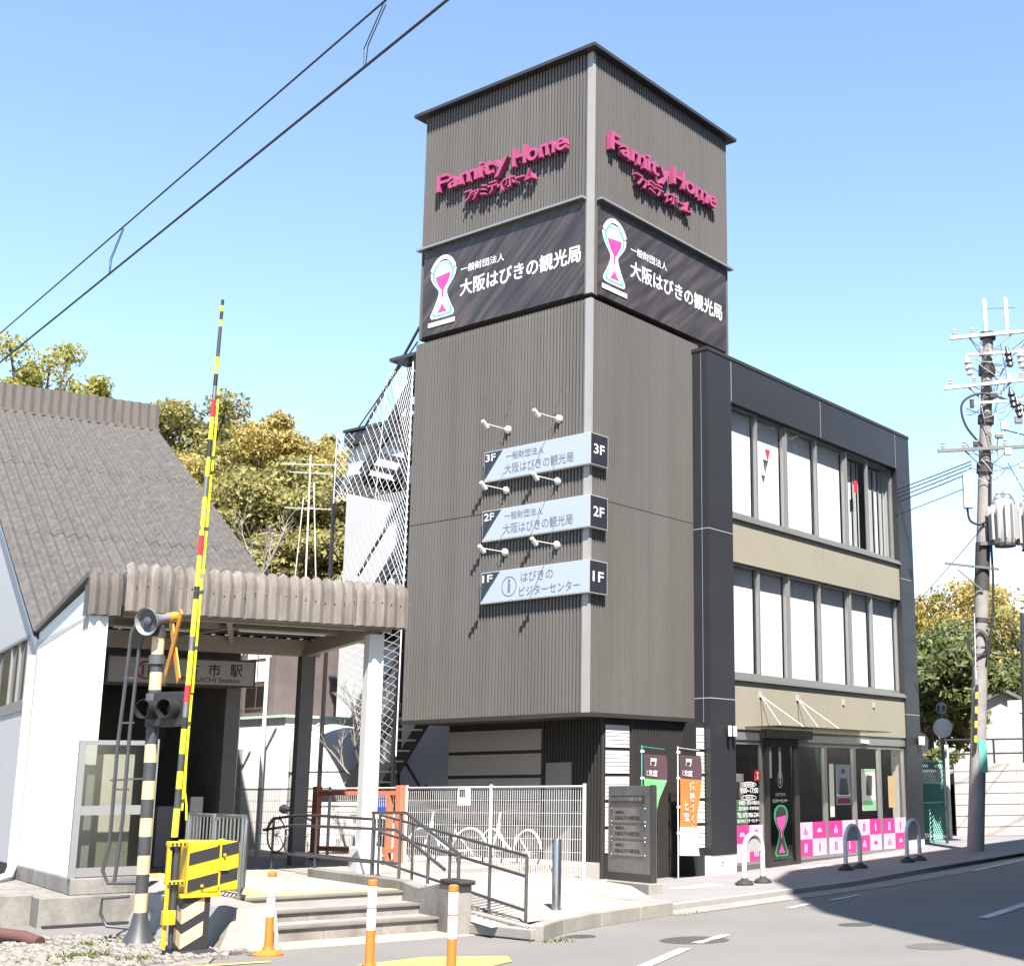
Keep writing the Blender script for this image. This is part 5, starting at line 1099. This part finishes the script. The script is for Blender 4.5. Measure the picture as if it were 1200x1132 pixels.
# ------------------------------------------------------------------ utility pole at right
PB = Vector((10.87, -2.1, .1)); PT = Vector((11.42, -2.88, 12.6))
up_ = thing('utility_pole', 'tall concrete utility pole with transformers and crossarms beside the green gate', 'utility pole', tuple(PB))
def PP(z_): return PB+(PT-PB)*((z_-.1)/12.5)
MB().pipe([PP(.1), PP(4), PP(8), PP(12.1)], [.19, .17, .15, .125], 16).build('pole', 'pole_concrete', up_, smooth=True)
for z0, z1, g in ((5.95, 7.05, .012), (8.7, 8.95, .03), (9.9, 10.1, .03), (11.1, 11.35, .04), (12.0, 12.15, .03), (5.2, 5.3, .015), (4.6, 4.65, .01), (3.9, 3.95, .01)):
    MB().tube(PP(z0), PP(z1), .16+g, n=16).build('band', 'pole_band' if z0 != 4.6 else 'steel', up_, smooth=True)
ar = Vector((.573, -.82, 0)); af = Vector((-.82, -.573, 0))
def yb(z_): return PP(z_)+af*.2
for z_, l0, l1, tl in ((12.05, -.95, 1.0, .22), (10.85, -1.05, 1.5, .32), (9.25, -1.15, 1.05, .12)):
    a, b = yb(z_)+ar*l0-Zv*tl*.4, yb(z_)+ar*l1+Zv*tl*.4
    MB().bar(a, b, .075, .075).build('crossarm', 'ceramic' if z_ > 10 else 'steel_dull', up_)
    for s_ in (-.55, .55): MB().bar(yb(z_)+ar*s_+Zv*(tl*.2*s_), PP(z_-.5)+af*.12, .02, .03).build('arm_brace', 'steel_dull', up_)
    for k in range(5):
        c_ = a+(b-a)*(.06+.22*k)
        if abs((c_-yb(z_)).dot(ar)) > .2: MB().lathe([(.02, 0), (.05, .02), (.025, .05), (.06, .07), (.03, .1), (.055, .13), (.02, .17)], c_+Zv*.035, 10).build('insulator', 'ceramic', up_, smooth=True)
for s_, h_ in ((-.09, .78), (.42, .82)): MB().lathe([(.05, 0), (.05, h_), (.02, h_+.05)], yb(12.12)+ar*s_, 10).build('arrester', 'lamp_white', up_, smooth=True)
MB().tube(yb(12.7)+ar*-.2, yb(12.72)+ar*.6, .012, n=5).build('earth_bar', 'steel_dull', up_)
for k, (s_, z_) in enumerate(((.45, 11.55), (.75, 11.5), (1.0, 11.55), (-.5, 11.35), (.7, 10.3), (.95, 10.35), (.55, 10.55), (1.2, 11.9))):
    c_ = yb(z_)+ar*s_
    MB().lathe([(.03, -.32), (.085, -.28), (.06, -.2), (.095, -.14), (.06, -.06), (.095, 0), (.05, .1), (.03, .2)], c_, 10, Vector((.1*(k % 3-1), .1, 1))).build('cutout_switch', ('steel_dark', 'ceramic')[k % 2], up_, smooth=True)
rn = random.Random(4)
for k in range(34):
    z_ = rn.uniform(8.6, 11.9); s0, s1 = rn.uniform(-.6, .3), rn.uniform(.2, 1.2); a = yb(z_)+ar*s0; b = yb(z_+rn.uniform(-.9, .9))+ar*s1; m_ = (a+b)/2-Zv*rn.uniform(.1, .5)+ar*rn.uniform(-.2, .2)
    MB().pipe([a, a*.6+m_*.4-Zv*.05, m_, b*.6+m_*.4-Zv*.05, b], .009, 5).build('jumper', ('wire_black', 'ceramic', 'steel_dull')[k % 3], up_, smooth=True)
def arc_pts(pts, n=8):                            # smooth curve through points
    out = []; P_ = [Vector(p) for p in pts]; P_ = [P_[0]]+P_+[P_[-1]]
    for i in range(1, len(P_)-2):
        for k in range(n):
            t_ = k/n; a, b, c, d = P_[i-1:i+3]; out.append(.5*((2*b)+(-a+c)*t_+(2*a-5*b+4*c-d)*t_*t_+(-a+3*b-3*c+d)*t_**3))
    return out+[P_[-2]]
MB().pipe(arc_pts([PP(9.3)+af*.2+ar*-.1, yb(9.8)+ar*-.5, yb(10.3)+ar*-.62, yb(10.55)+ar*-.35, yb(10.55)+ar*.1, yb(10.2)+ar*1.1, yb(9.9)+ar*2.6]), .028, 8).build('feeder_cable', 'wire_black', up_, smooth=True)
for k in range(4): MB().pipe([yb(7.9)+ar*(.42+(.17+.03*k)*math.cos(R(a)))+Zv*((.2+.035*k)*math.sin(R(a))) for a in range(0, 361, 24)], .012, 5).build('coiled_cable', 'wire_black', up_, smooth=True)
for k in range(3): MB().pipe([yb(4.72)+ar*(-.1+(.2+.025*k)*math.cos(R(a)))+Zv*((.26+.03*k)*math.sin(R(a))) for a in range(0, 361, 24)], .011, 5).build('coiled_cable', 'wire_black', up_, smooth=True)
for k, (s_, z0, z1, r_) in enumerate(((.45, 6.95, 8.0, .25), (1.08, 6.85, 7.95, .25))):
    c_ = yb(z0)+ar*s_+af*.12
    tk = MB().lathe([(r_*.86, 0), (r_, .06), (r_, z1-z0-.1), (r_*.9, z1-z0-.02), (r_*.35, z1-z0)], c_, 20).build('transformer_tank', 'transformer', up_, smooth=True)
    fin = MB()
    for a in range(0, 360, 30):
        d_ = Vector((math.cos(R(a)), math.sin(R(a)), 0)); fin.obox(c_+d_*(r_+.05)+Zv*((z1-z0)*.48), d_*.05, d_.cross(Zv)*.012, Zv*(z1-z0)*.38)
    fin.build('cooling_fins', 'transformer', tk)
    for q in (-.1, .1): MB().lathe([(.04, 0), (.07, .05), (.04, .1), (.07, .15), (.03, .22)], c_+ar*q+Zv*(z1-z0), 10).build('bushing', 'ceramic', tk, smooth=True)
    MB().lathe([(r_*.98, -.045), (r_*.98, -.003)], c_, 20).build('base_rim', 'pole_band', tk)
MB().bar(yb(7.0)+ar*-.1, yb(7.0)+ar*1.2, .06, .08).build('transformer_arm', 'steel_dull', up_)
MB().obox(yb(8.25)+ar*-.42, ar*.11, af*.09, Zv*.42).build('junction_box', 'lamp_white', up_, bevel=.02)
MB().pipe(arc_pts([yb(7.83)+ar*-.42, yb(7.55)+ar*-.35, yb(7.45)+ar*-.15, yb(7.5)]), .03, 8).build('box_cable', 'wire_black', up_, smooth=True)
MB().bar(yb(6.45)+ar*-.9+Zv*.1, yb(6.4)+ar*.35, .05, .05).bar(yb(6.4)+ar*-.6, yb(5.9), .025, .03).build('crossarm', 'steel_dull', up_)
MB().pipe(arc_pts([yb(8.6)+ar*.1, yb(7.2)+ar*.14, yb(6.0)+ar*.22, yb(5.0)+ar*.2, yb(4.3)+ar*.12]), .03, 8).build('riser_cable', 'wire_black', up_, smooth=True)
for k in range(9): MB().tube(PP(2.35+k*.16)+af*.2-ar*.1, PP(2.35+(k+1)*.16-.01)+af*.2-ar*.1, .035, n=8).build('guard_band', 'arm_yellow' if k % 2 else 'black_paint', up_, smooth=True)
MB().tube(PP(3.9)+af*.2-ar*.12, PP(5.4)+af*.2-ar*.2, .012, n=5).build('guard_wire', 'reflect_white', up_)
MB().obox(PP(2.2)+af*.19+ar*.08, ar*.09, af*.006, Zv*.35).build('notice_plate', 'gate_green', up_)
for k in range(14):
    z_ = rn.uniform(8.8, 12.0); s_ = rn.uniform(-.5, 1.1); c_ = yb(z_)+ar*s_
    MB().obox(c_, ar*rn.uniform(.03, .09), af*.05, Zv*rn.uniform(.04, .12)).build('fitting', ('ceramic', 'steel_dark', 'steel_dull')[k % 3], up_, bevel=.01)
for z_, l0, l1 in ((11.55, -.5, 1.25), (10.35, -.4, 1.35)): MB().bar(yb(z_)+ar*l0, yb(z_+.1)+ar*l1, .05, .06).build('crossarm', 'ceramic', up_)
# wires running off the pole
def span(lab, pts, r_=.012, sag=.25, grp=None):
    a, b = Vector(pts[0]), Vector(pts[1]); P_ = [a+(b-a)*k/12-Zv*(sag*4*(k/12)*(1-k/12)) for k in range(13)]; return wire('power_wire', lab, P_, r_, grp=grp)
lines = ((8.95, 'topmost'), (8.87, 'second'), (8.78, 'third'), (8.68, 'fourth'))
for k, (z_, nm) in enumerate(lines): span('black wire from the pole to the roof corner, %s of the bundle' % nm, (yb(z_)+ar*-.35, (12.3, 7.5, 7.6-.16*k)), .013, .1, 'bundle of wires from the pole to the roof')
span('single wire below the bundle at the roof corner', (yb(8.3)+ar*-.5, (12.2, 5.0, 7.35)), .01, .1)
span('wire from the pole towards the lower left trees', (yb(7.2)+ar*-.2, (13.5, 1.8, 4.9)), .01, .05)
span('wire from the pole down past the tree tops to the left', (yb(5.3)+ar*-.1, (18, 9, 4.3)), .012, .2)
span('wire running from the crossarm to the right picture edge', (yb(9.7)+ar*.4, (22, -9.5, 9.3)), .014, .3)
span('thin wire falling from the pole to the lower right', (yb(8.9)+ar*.5, (24, -2.0, 4.5)), .01, .1)
span('wire from the pole middle to the right edge over the trees', (yb(5.1)+ar*.1, (24, -6.2, 5.2)), .012, .2)
span('wire from the pole to the right edge below its neighbour', (yb(4.5)+ar*.1, (24, -6.2, 4.3)), .012, .2)
span('heavy wire leaving the top crossarm to the right', (yb(11.9)+ar*.9, (20, -9.5, 12.1)), .014, .3)
span('long wire crossing in front of the trees towards the pole', (yb(4.2)+ar*-.1, (30, 18, 7.0)), .014, .3)
u3 = thing('utility_pole', 'dark thin pole at the right picture edge with a small signal arm', 'utility pole', (25.2, 2.4, .4))
MB().tube((25.2, 2.4, .3), (25.35, 2.2, 7.2), .09, .07, 10).build('pole', 'steel_dark', u3, smooth=True)
MB().box(25.3, 26.2, 1.0, 2.2, 6.7, 6.78).build('crossarm', 'steel_dark', u3); MB().box(25.6, 25.9, 1.4, 1.7, 5.6, 6.2).build('signal_box', 'steel_dark', u3)
MB().box(25.0, 25.1, 2.3, 2.75, 3.9, 4.3).build('lamp', 'lamp_white', u3)
MB().box(25.0, 25.04, 2.5, 2.9, 1.6, 3.3).build('notice_plate', 'lamp_white', u3)
mr = thing('traffic_mirror', 'small round mirror and lantern on a slim post beside the pole', 'mirror', (14.6, .4, .3))
MB().tube((13.2, -.35, .2), (13.2, -.35, 3.3), .035, n=8).build('post', 'steel_dark', mr); MB().lathe([(.22, 0), (.24, .02), (.2, .05)], (13.14, -.39, 2.95), 18, af).build('mirror', 'lamp_white', mr, smooth=True)
MB().lathe([(.05, 0), (.11, .05), (.13, .2), (.06, .28)], (13.2, -.35, 3.3), 12).build('lantern', 'steel_dull', mr, smooth=True)
# green mesh gate beside the building
gg = thing('mesh_gate', 'mint green mesh gate between the building and the utility pole', 'gate', (13.4, .25, .2))
gx0, gx1, gy, gz0, gz1 = 12.05, 14.6, .28, .2, 2.2
MB().box(gx0, gx0+.06, gy-.03, gy+.03, gz0, gz1).box(gx1-.06, gx1, gy-.03, gy+.03, gz0-.05, gz1).box(gx0+.06, gx1-.06, gy-.028, gy+.028, gz1-.05, gz1).box(gx0+.06, gx1-.06, gy-.028, gy+.028, gz0, gz0+.05).box(gx0+.06, gx1-.06, gy-.026, gy+.026, 1.14, 1.19).build('frame', 'gate_green', gg)
net((gx0+.06, gy, gz0+.05), (gx1-.06, gy, gz0+.05), (gx1-.06, gy, gz1-.05), (gx0+.06, gy, gz1-.05), .11, .011).build('mesh', 'gate_green', gg, kind='stuff')
MB().box(gx0-.2, gx1+.1, gy-.12, gy+.12, 0, gz0).build('footing', 'concrete_pale', gg); MB().box(14.0, 14.3, gy-.045, gy-.035, 1.7, 2.0).build('notice_plate', 'beige_siding', gg)
MB().box(14.62, 14.75, gy-.06, gy+.06, .1, 2.6).build('post', 'white_paint', gg)
rk = thing('storage_rack', 'white steel rack full of reddish bundles behind the green gate', 'rack', (14.0, 3.0, .2))
for x_ in (13.4, 14.3):
    for y_ in (2.6, 4.0): MB().box(x_-.04, x_+.04, y_-.04, y_+.04, .1, 3.3).build('upright', 'white_paint', rk)
for z_ in (1.2, 2.2, 3.2): MB().box(13.36, 14.34, 2.56, 4.04, z_, z_+.06).build('shelf', 'white_paint', rk)
for k in range(14): MB().tube((13.45+.06*k, 2.5, 2.32+.05*(k % 3)), (13.5+.06*k, 4.1, 2.5+.12*((k*7) % 4)), .035, n=6).build('bundle', ('orange_steel', 'cream_wall', 'timber_mauve')[k % 3], rk)
sdh = thing('garden_shed', 'dark brown timber shed behind the green gate', 'shed', (16, 6, .2))
MB().box(14.2, 17.0, 5.5, 8.5, 0, 2.9).build('wall', 'timber_dark', sdh); MB().ext([(14.0, 5.2, 2.9), (17.3, 5.2, 2.9), (17.3, 8.7, 3.5), (14.0, 8.7, 3.5)], (0, 0, .08)).build('roof', 'house_tile', sdh)
# light wall, bank, railing and houses at the right
lw = thing('boundary_wall', 'long pale panelled wall in the sun at the right', 'wall', (19, -1, .3))
wa, wb = Vector((17.6, 1.4, .2)), Vector((23.5, -7.2, .3)); wdr = (wb-wa)/12
for k in range(12):
    p = wa+wdr*k; MB().ext([p+wdr*.003, p+wdr*.997, p+wdr*.997+Vector((.1, .07, 0)), p+wdr*.003+Vector((.1, .07, 0))], (0, 0, 1.95)).build('panel', 'wall_pale', lw)
for k in range(6): MB().ext([wa-Vector((.012, .008, 0))+Zv*(.25+.3*k), wb-Vector((.012, .008, 0))+Zv*(.25+.3*k), wb+Zv*(.25+.3*k), wa+Zv*(.25+.3*k)], (0, 0, .03)).build('rib', 'wall_pale', lw)
bank = struct(MB().ext([(17.8, 1.5, 1.9), (23.7, -7.0, 1.9), (60, -5, 3.2), (60, 30, 3.4), (22, 14, 2.3)], (0, 0, -.3)).build('bank', 'gravel')); bank['label'] = 'raised bank behind the pale wall'
rl = thing('guard_rail', 'dark pipe railing on the bank above the pale wall', 'railing', (20, 0, 1.9))
for z_ in (2.45, 2.85): MB().tube((18.6, 2.2, z_), (25, -6.2, z_+.1), .025, n=6).build('rail', 'steel_dark', rl)
for k in range(8): MB().tube((18.6+k*.914, 2.2-k*1.2, 1.88), (18.6+k*.914, 2.2-k*1.2, 2.88), .03, n=6).build('post', 'steel_dark', rl)
def house(name, lab, o, ex, w_, d_, h_, rh, wallm='house_plaster', roofm='house_tile', wins=()):
    ex = Vector(ex).normalized(); ey = Zv.cross(ex); o = Vector(o); t = thing(name, lab, 'house', tuple(o))
    a, b, c, d = o, o+ex*w_, o+ex*w_+ey*d_, o+ey*d_
    MB().ext([a, b, c, d], (0, 0, h_)).ext([a+Zv*h_, b+Zv*h_, (a+b)/2+Zv*(h_+rh)], ey*d_).build('wall', wallm, t)
    for s_ in (0, 1):
        e = (a-ex*.4-Zv*(.8*rh/w_)) if s_ == 0 else (b+ex*.4-Zv*(.8*rh/w_)); r_ = (a+b)/2+Zv*(h_+rh)
        p0 = e+Zv*h_-ey*.35; p1 = r_-ey*.35; MB().ext([p0, p1, p1+Zv*.14, p0+Zv*.14], ey*(d_+.7)).build('roof', roofm, t)
    for (u_, z_, ww, hh) in wins:
        p = o+ex*u_+Zv*z_-ey*.03; f_ = MB().ext([p, p+ex*ww, p+ex*ww+Zv*hh, p+Zv*hh], ey*.05).build('window', 'steel_dark', t)
        MB().ext([p+ex*.06+Zv*.06-ey*.006, p+ex*(ww-.06)+Zv*.06-ey*.006, p+ex*(ww-.06)+Zv*(hh-.06)-ey*.006, p+ex*.06+Zv*(hh-.06)-ey*.006], ey*.004).build('pane', 'dark_glass', f_)
house('tile_house', 'low plaster house with a dark gable roof behind the pole', (32.2, 8.9, 2.2), (.75, -.66, 0), 6.0, 8, 1.7, 1.35)
house('tile_house', 'pale house with a grey roof at the right picture edge', (43, 5.2, 3.2), (.57, -.82, 0), 7, 8, 4.6, 1.6, 'white_wall', 'house_tile', ((1.2, 2.4, 1.2, 1.2), (3.6, 2.4, 1.4, 1.2)))
# ------------------------------------------------------------------ wooded hills and trees
def hill(name, pts, lab):
    mb = MB(); nx = len(pts[0])
    for row in pts: mb.v += row
    for i in range(len(pts)-1):
        for j in range(nx-1): mb.f.append((i*nx+j, i*nx+j+1, (i+1)*nx+j+1, (i+1)*nx+j))
    o = struct(mb.build(name, 'hill_soil', smooth=True)); o['label'] = lab
hr = []
for i in range(9):
    row = []
    for j in range(17):
        d_ = 38+i*9; a = R(18+j*4.6); 
        hgt = max(-.5, (14.5 if j > 6 else 6)*math.sin(min(1, i/4.5)*math.pi/2)*(.75+.25*math.sin(j*1.3+i)))-.5
        row.append((-17.7+d_*math.cos(a), -14.7+d_*math.sin(a), hgt if i else -.5))
    hr.append(row)
hill('hill', hr, 'wooded hill behind the station')
def hz(x_, y_):
    dx, dy = x_+17.7, y_+14.7; d_ = math.hypot(dx, dy); a = math.degrees(math.atan2(dy, dx)); j = (a-18)/4.6; i = (d_-38)/9
    return max(-.5, (14.5 if j > 6 else 6)*math.sin(min(1, max(0, i)/4.5)*math.pi/2)*.8-.6)
def tree(lab, base, h_, cr, leaf, seed, nl, ls, name='broadleaf_tree', grp=None, dens=1.0):
    rn = random.Random(seed); base = Vector(base); t = thing(name, lab, 'tree', tuple(base), group=grp)
    tr = MB(); th = h_*.5; tr.pipe([base-Zv*.5, base+Vector((rn.uniform(-.2, .2), rn.uniform(-.2, .2), th*.5)), base+Vector((rn.uniform(-.4, .4), rn.uniform(-.4, .4), th))], [h_*.03, h_*.022, h_*.014], 7)
    top_ = base+Zv*h_*.62; cl = []
    for k in range(int(34*dens)):
        while True:
            q = Vector((rn.uniform(-1, 1), rn.uniform(-1, 1), rn.uniform(-1, 1)))
            if q.length < 1: break
        c_ = top_+Vector((q.x*cr*1.05, q.y*cr*1.05, q.z*h_*.37)); cl.append((c_, cr*rn.uniform(.18, .40)))
        s_ = base+Zv*th*rn.uniform(.55, 1); tr.pipe([s_, (s_+c_)/2+Zv*.2, c_], [h_*.010, h_*.007, h_*.003], 4)
    tr.build('trunk', 'bark', t)
    mb = MB(); V, F = mb.v, mb.f
    for i in range(nl):
        c_, r_ = cl[rn.randrange(len(cl))]
        q = Vector((rn.gauss(0, 1), rn.gauss(0, 1), rn.gauss(0, 1))).normalized()*(rn.random()**.45)*r_; q.z *= .72
        p = c_+q; n_ = (q.normalized()*.9+Vector((rn.gauss(0, 1), rn.gauss(0, 1), rn.gauss(0, 1)+.5))*.6).normalized(); a = n_.orthogonal().normalized()
        an_ = rn.uniform(0, 6.28); a = (a*math.cos(an_)+n_.cross(a)*math.sin(an_)); b = n_.cross(a); s_ = ls*rn.uniform(.5, 1.25); o = len(V)
        V += [tuple(p-a*s_), tuple(p+b*s_*.5+n_*s_*.12), tuple(p+a*s_), tuple(p-b*s_*.5+n_*s_*.12)]; F.append((o, o+1, o+2, o+3))
    mb.build('crown', leaf, t)
cx_, cy_ = -17.66, -14.73
def polar(px_, d_):                               # ground point on a bearing (degrees right of the camera's heading) at distance d_
    a = YAW-px_; return cx_+d_*math.cos(a), cy_+d_*math.sin(a)
def brg(px_): return math.atan((px_-PPX)/F_PX)
TL = [ # bearing column, distance, height of top, crown radius, leaf, leaves, description
 (20, 88, 27.5, 3.6, 'leaf_lime', 4500, 'yellow-green tree rising above the slate ridge at far left'),
 (88, 90, 26.2, 2.2, 'leaf_lime', 3000, 'small round yellow tree above the slate ridge'),
 (128, 92, 25.2, 2.6, 'leaf_pale', 2500, 'thin greyish tree above the slate ridge'),
 (215, 80, 22.6, 4.6, 'leaf_olive', 9000, 'tall olive tree just left of the raised barrier arm'),
 (262, 84, 21.5, 4.0, 'leaf_gold', 7000, 'golden tree directly behind the raised barrier arm'),
 (305, 76, 19.8, 4.4, 'leaf_gold', 9000, 'golden tree right of the raised barrier arm'),
 (350, 80, 20.0, 3.8, 'leaf_gold', 8000, 'golden tree behind the television antenna'),
 (378, 84, 21.3, 2.6, 'leaf_olive', 4000, 'slender tall tree sticking up right of the antenna'),
 (408, 78, 18.6, 4.0, 'leaf_olive', 8000, 'olive tree beside the white side wall'),
 (330, 64, 14.5, 4.2, 'leaf_olive', 9000, 'dark green tree low on the slope behind the antenna'),
 (265, 62, 13.5, 4.0, 'leaf_olive', 8000, 'olive green tree low on the slope behind the slate roof'),
 (390, 60, 12.5, 3.8, 'leaf_olive', 8000, 'olive tree low on the slope beside the outside stair'),
 (300, 54, 9.5, 3.2, 'leaf_olive', 6000, 'bushy tree above the canopy edge, left of the bare tree'),
 (360, 53, 9.2, 3.2, 'leaf_olive', 6000, 'dark bushy tree above the canopy, under the antenna'),
 (430, 66, 13.5, 3.6, 'leaf_gold', 6000, 'golden tree behind the net of the outside stair'),
 (455, 56, 10.0, 3.2, 'leaf_green', 5000, 'green tree hidden behind the tower edge'),
 (60, 84, 22.6, 4.2, 'leaf_lime', 3500, 'yellow tree half hidden by the slate ridge at left'),
 (115, 86, 22.4, 4.0, 'leaf_gold', 3500, 'golden tree half hidden by the middle of the slate ridge'),
 (165, 84, 20.8, 4.2, 'leaf_gold', 5000, 'golden tree at the right end of the slate ridge'),
 (190, 74, 17.8, 4.2, 'leaf_olive', 6000, 'olive tree beside the roof verge'),
 (240, 72, 16.5, 4.4, 'leaf_gold', 7000, 'golden tree in the middle of the slope by the barrier arm'),
 (350, 70, 15.5, 4.4, 'leaf_gold', 7000, 'pale golden tree at mid slope behind the antenna mast'),
 (410, 69, 14.5, 4.0, 'leaf_gold', 6000, 'pale golden tree at mid slope beside the stair net'),
 (160, 78, 17.5, 4.2, 'leaf_green', 5000, 'dark tree behind the middle of the slate ridge'),
]
for i, (px_, d_, zt, cr, lf, nl, lab) in enumerate(TL):
    x_, y_ = polar(brg(px_), d_); b_ = hz(x_, y_); h_ = (zt+1.6-b_)/.98; tree(lab+'', (x_, y_, b_), h_, cr, lf, 20+i, int(nl*3.0), .155, grp='trees on the hill behind the station')
TR = [(1085, 62, 8.6, 4.0, 'leaf_green', 9000, 'dark evergreen tree beside the right edge of the building'),
 (1115, 74, 12.6, 4.6, 'leaf_gold', 8000, 'olive tree behind the utility pole'),
 (1160, 76, 12.8, 4.8, 'leaf_gold', 8000, 'golden tree right behind the utility pole'),
 (1195, 80, 12.2, 4.6, 'leaf_gold', 6000, 'golden tree at the right picture edge'),
 (1175, 72, 9.6, 3.6, 'leaf_green', 7000, 'green tree over the dark gable roof'),
 (1082, 46, 6.3, 2.4, 'leaf_green', 8000, 'low dark tree above the storage rack'),
 (1225, 70, 10.5, 4.0, 'leaf_olive', 3000, 'olive tree cut by the right picture edge')]
for i, (px_, d_, zt, cr, lf, nl, lab) in enumerate(TR):
    x_, y_ = polar(brg(px_), d_); tree(lab, (x_, y_, 1.8), zt-1.8, cr, lf, 60+i, int(nl*2.6), .145, grp='trees beyond the right end of the street')
for i, (x_, y_, lab) in enumerate(((19.2, 2.4, 'low green shrub on the bank by the railing'), (21.6, -1.4, 'small shrub on the bank further along the railing'))):
    tree(lab, (x_, y_, 1.9), .75, .55, 'weed', 90+i, 700, .07, 'shrub')
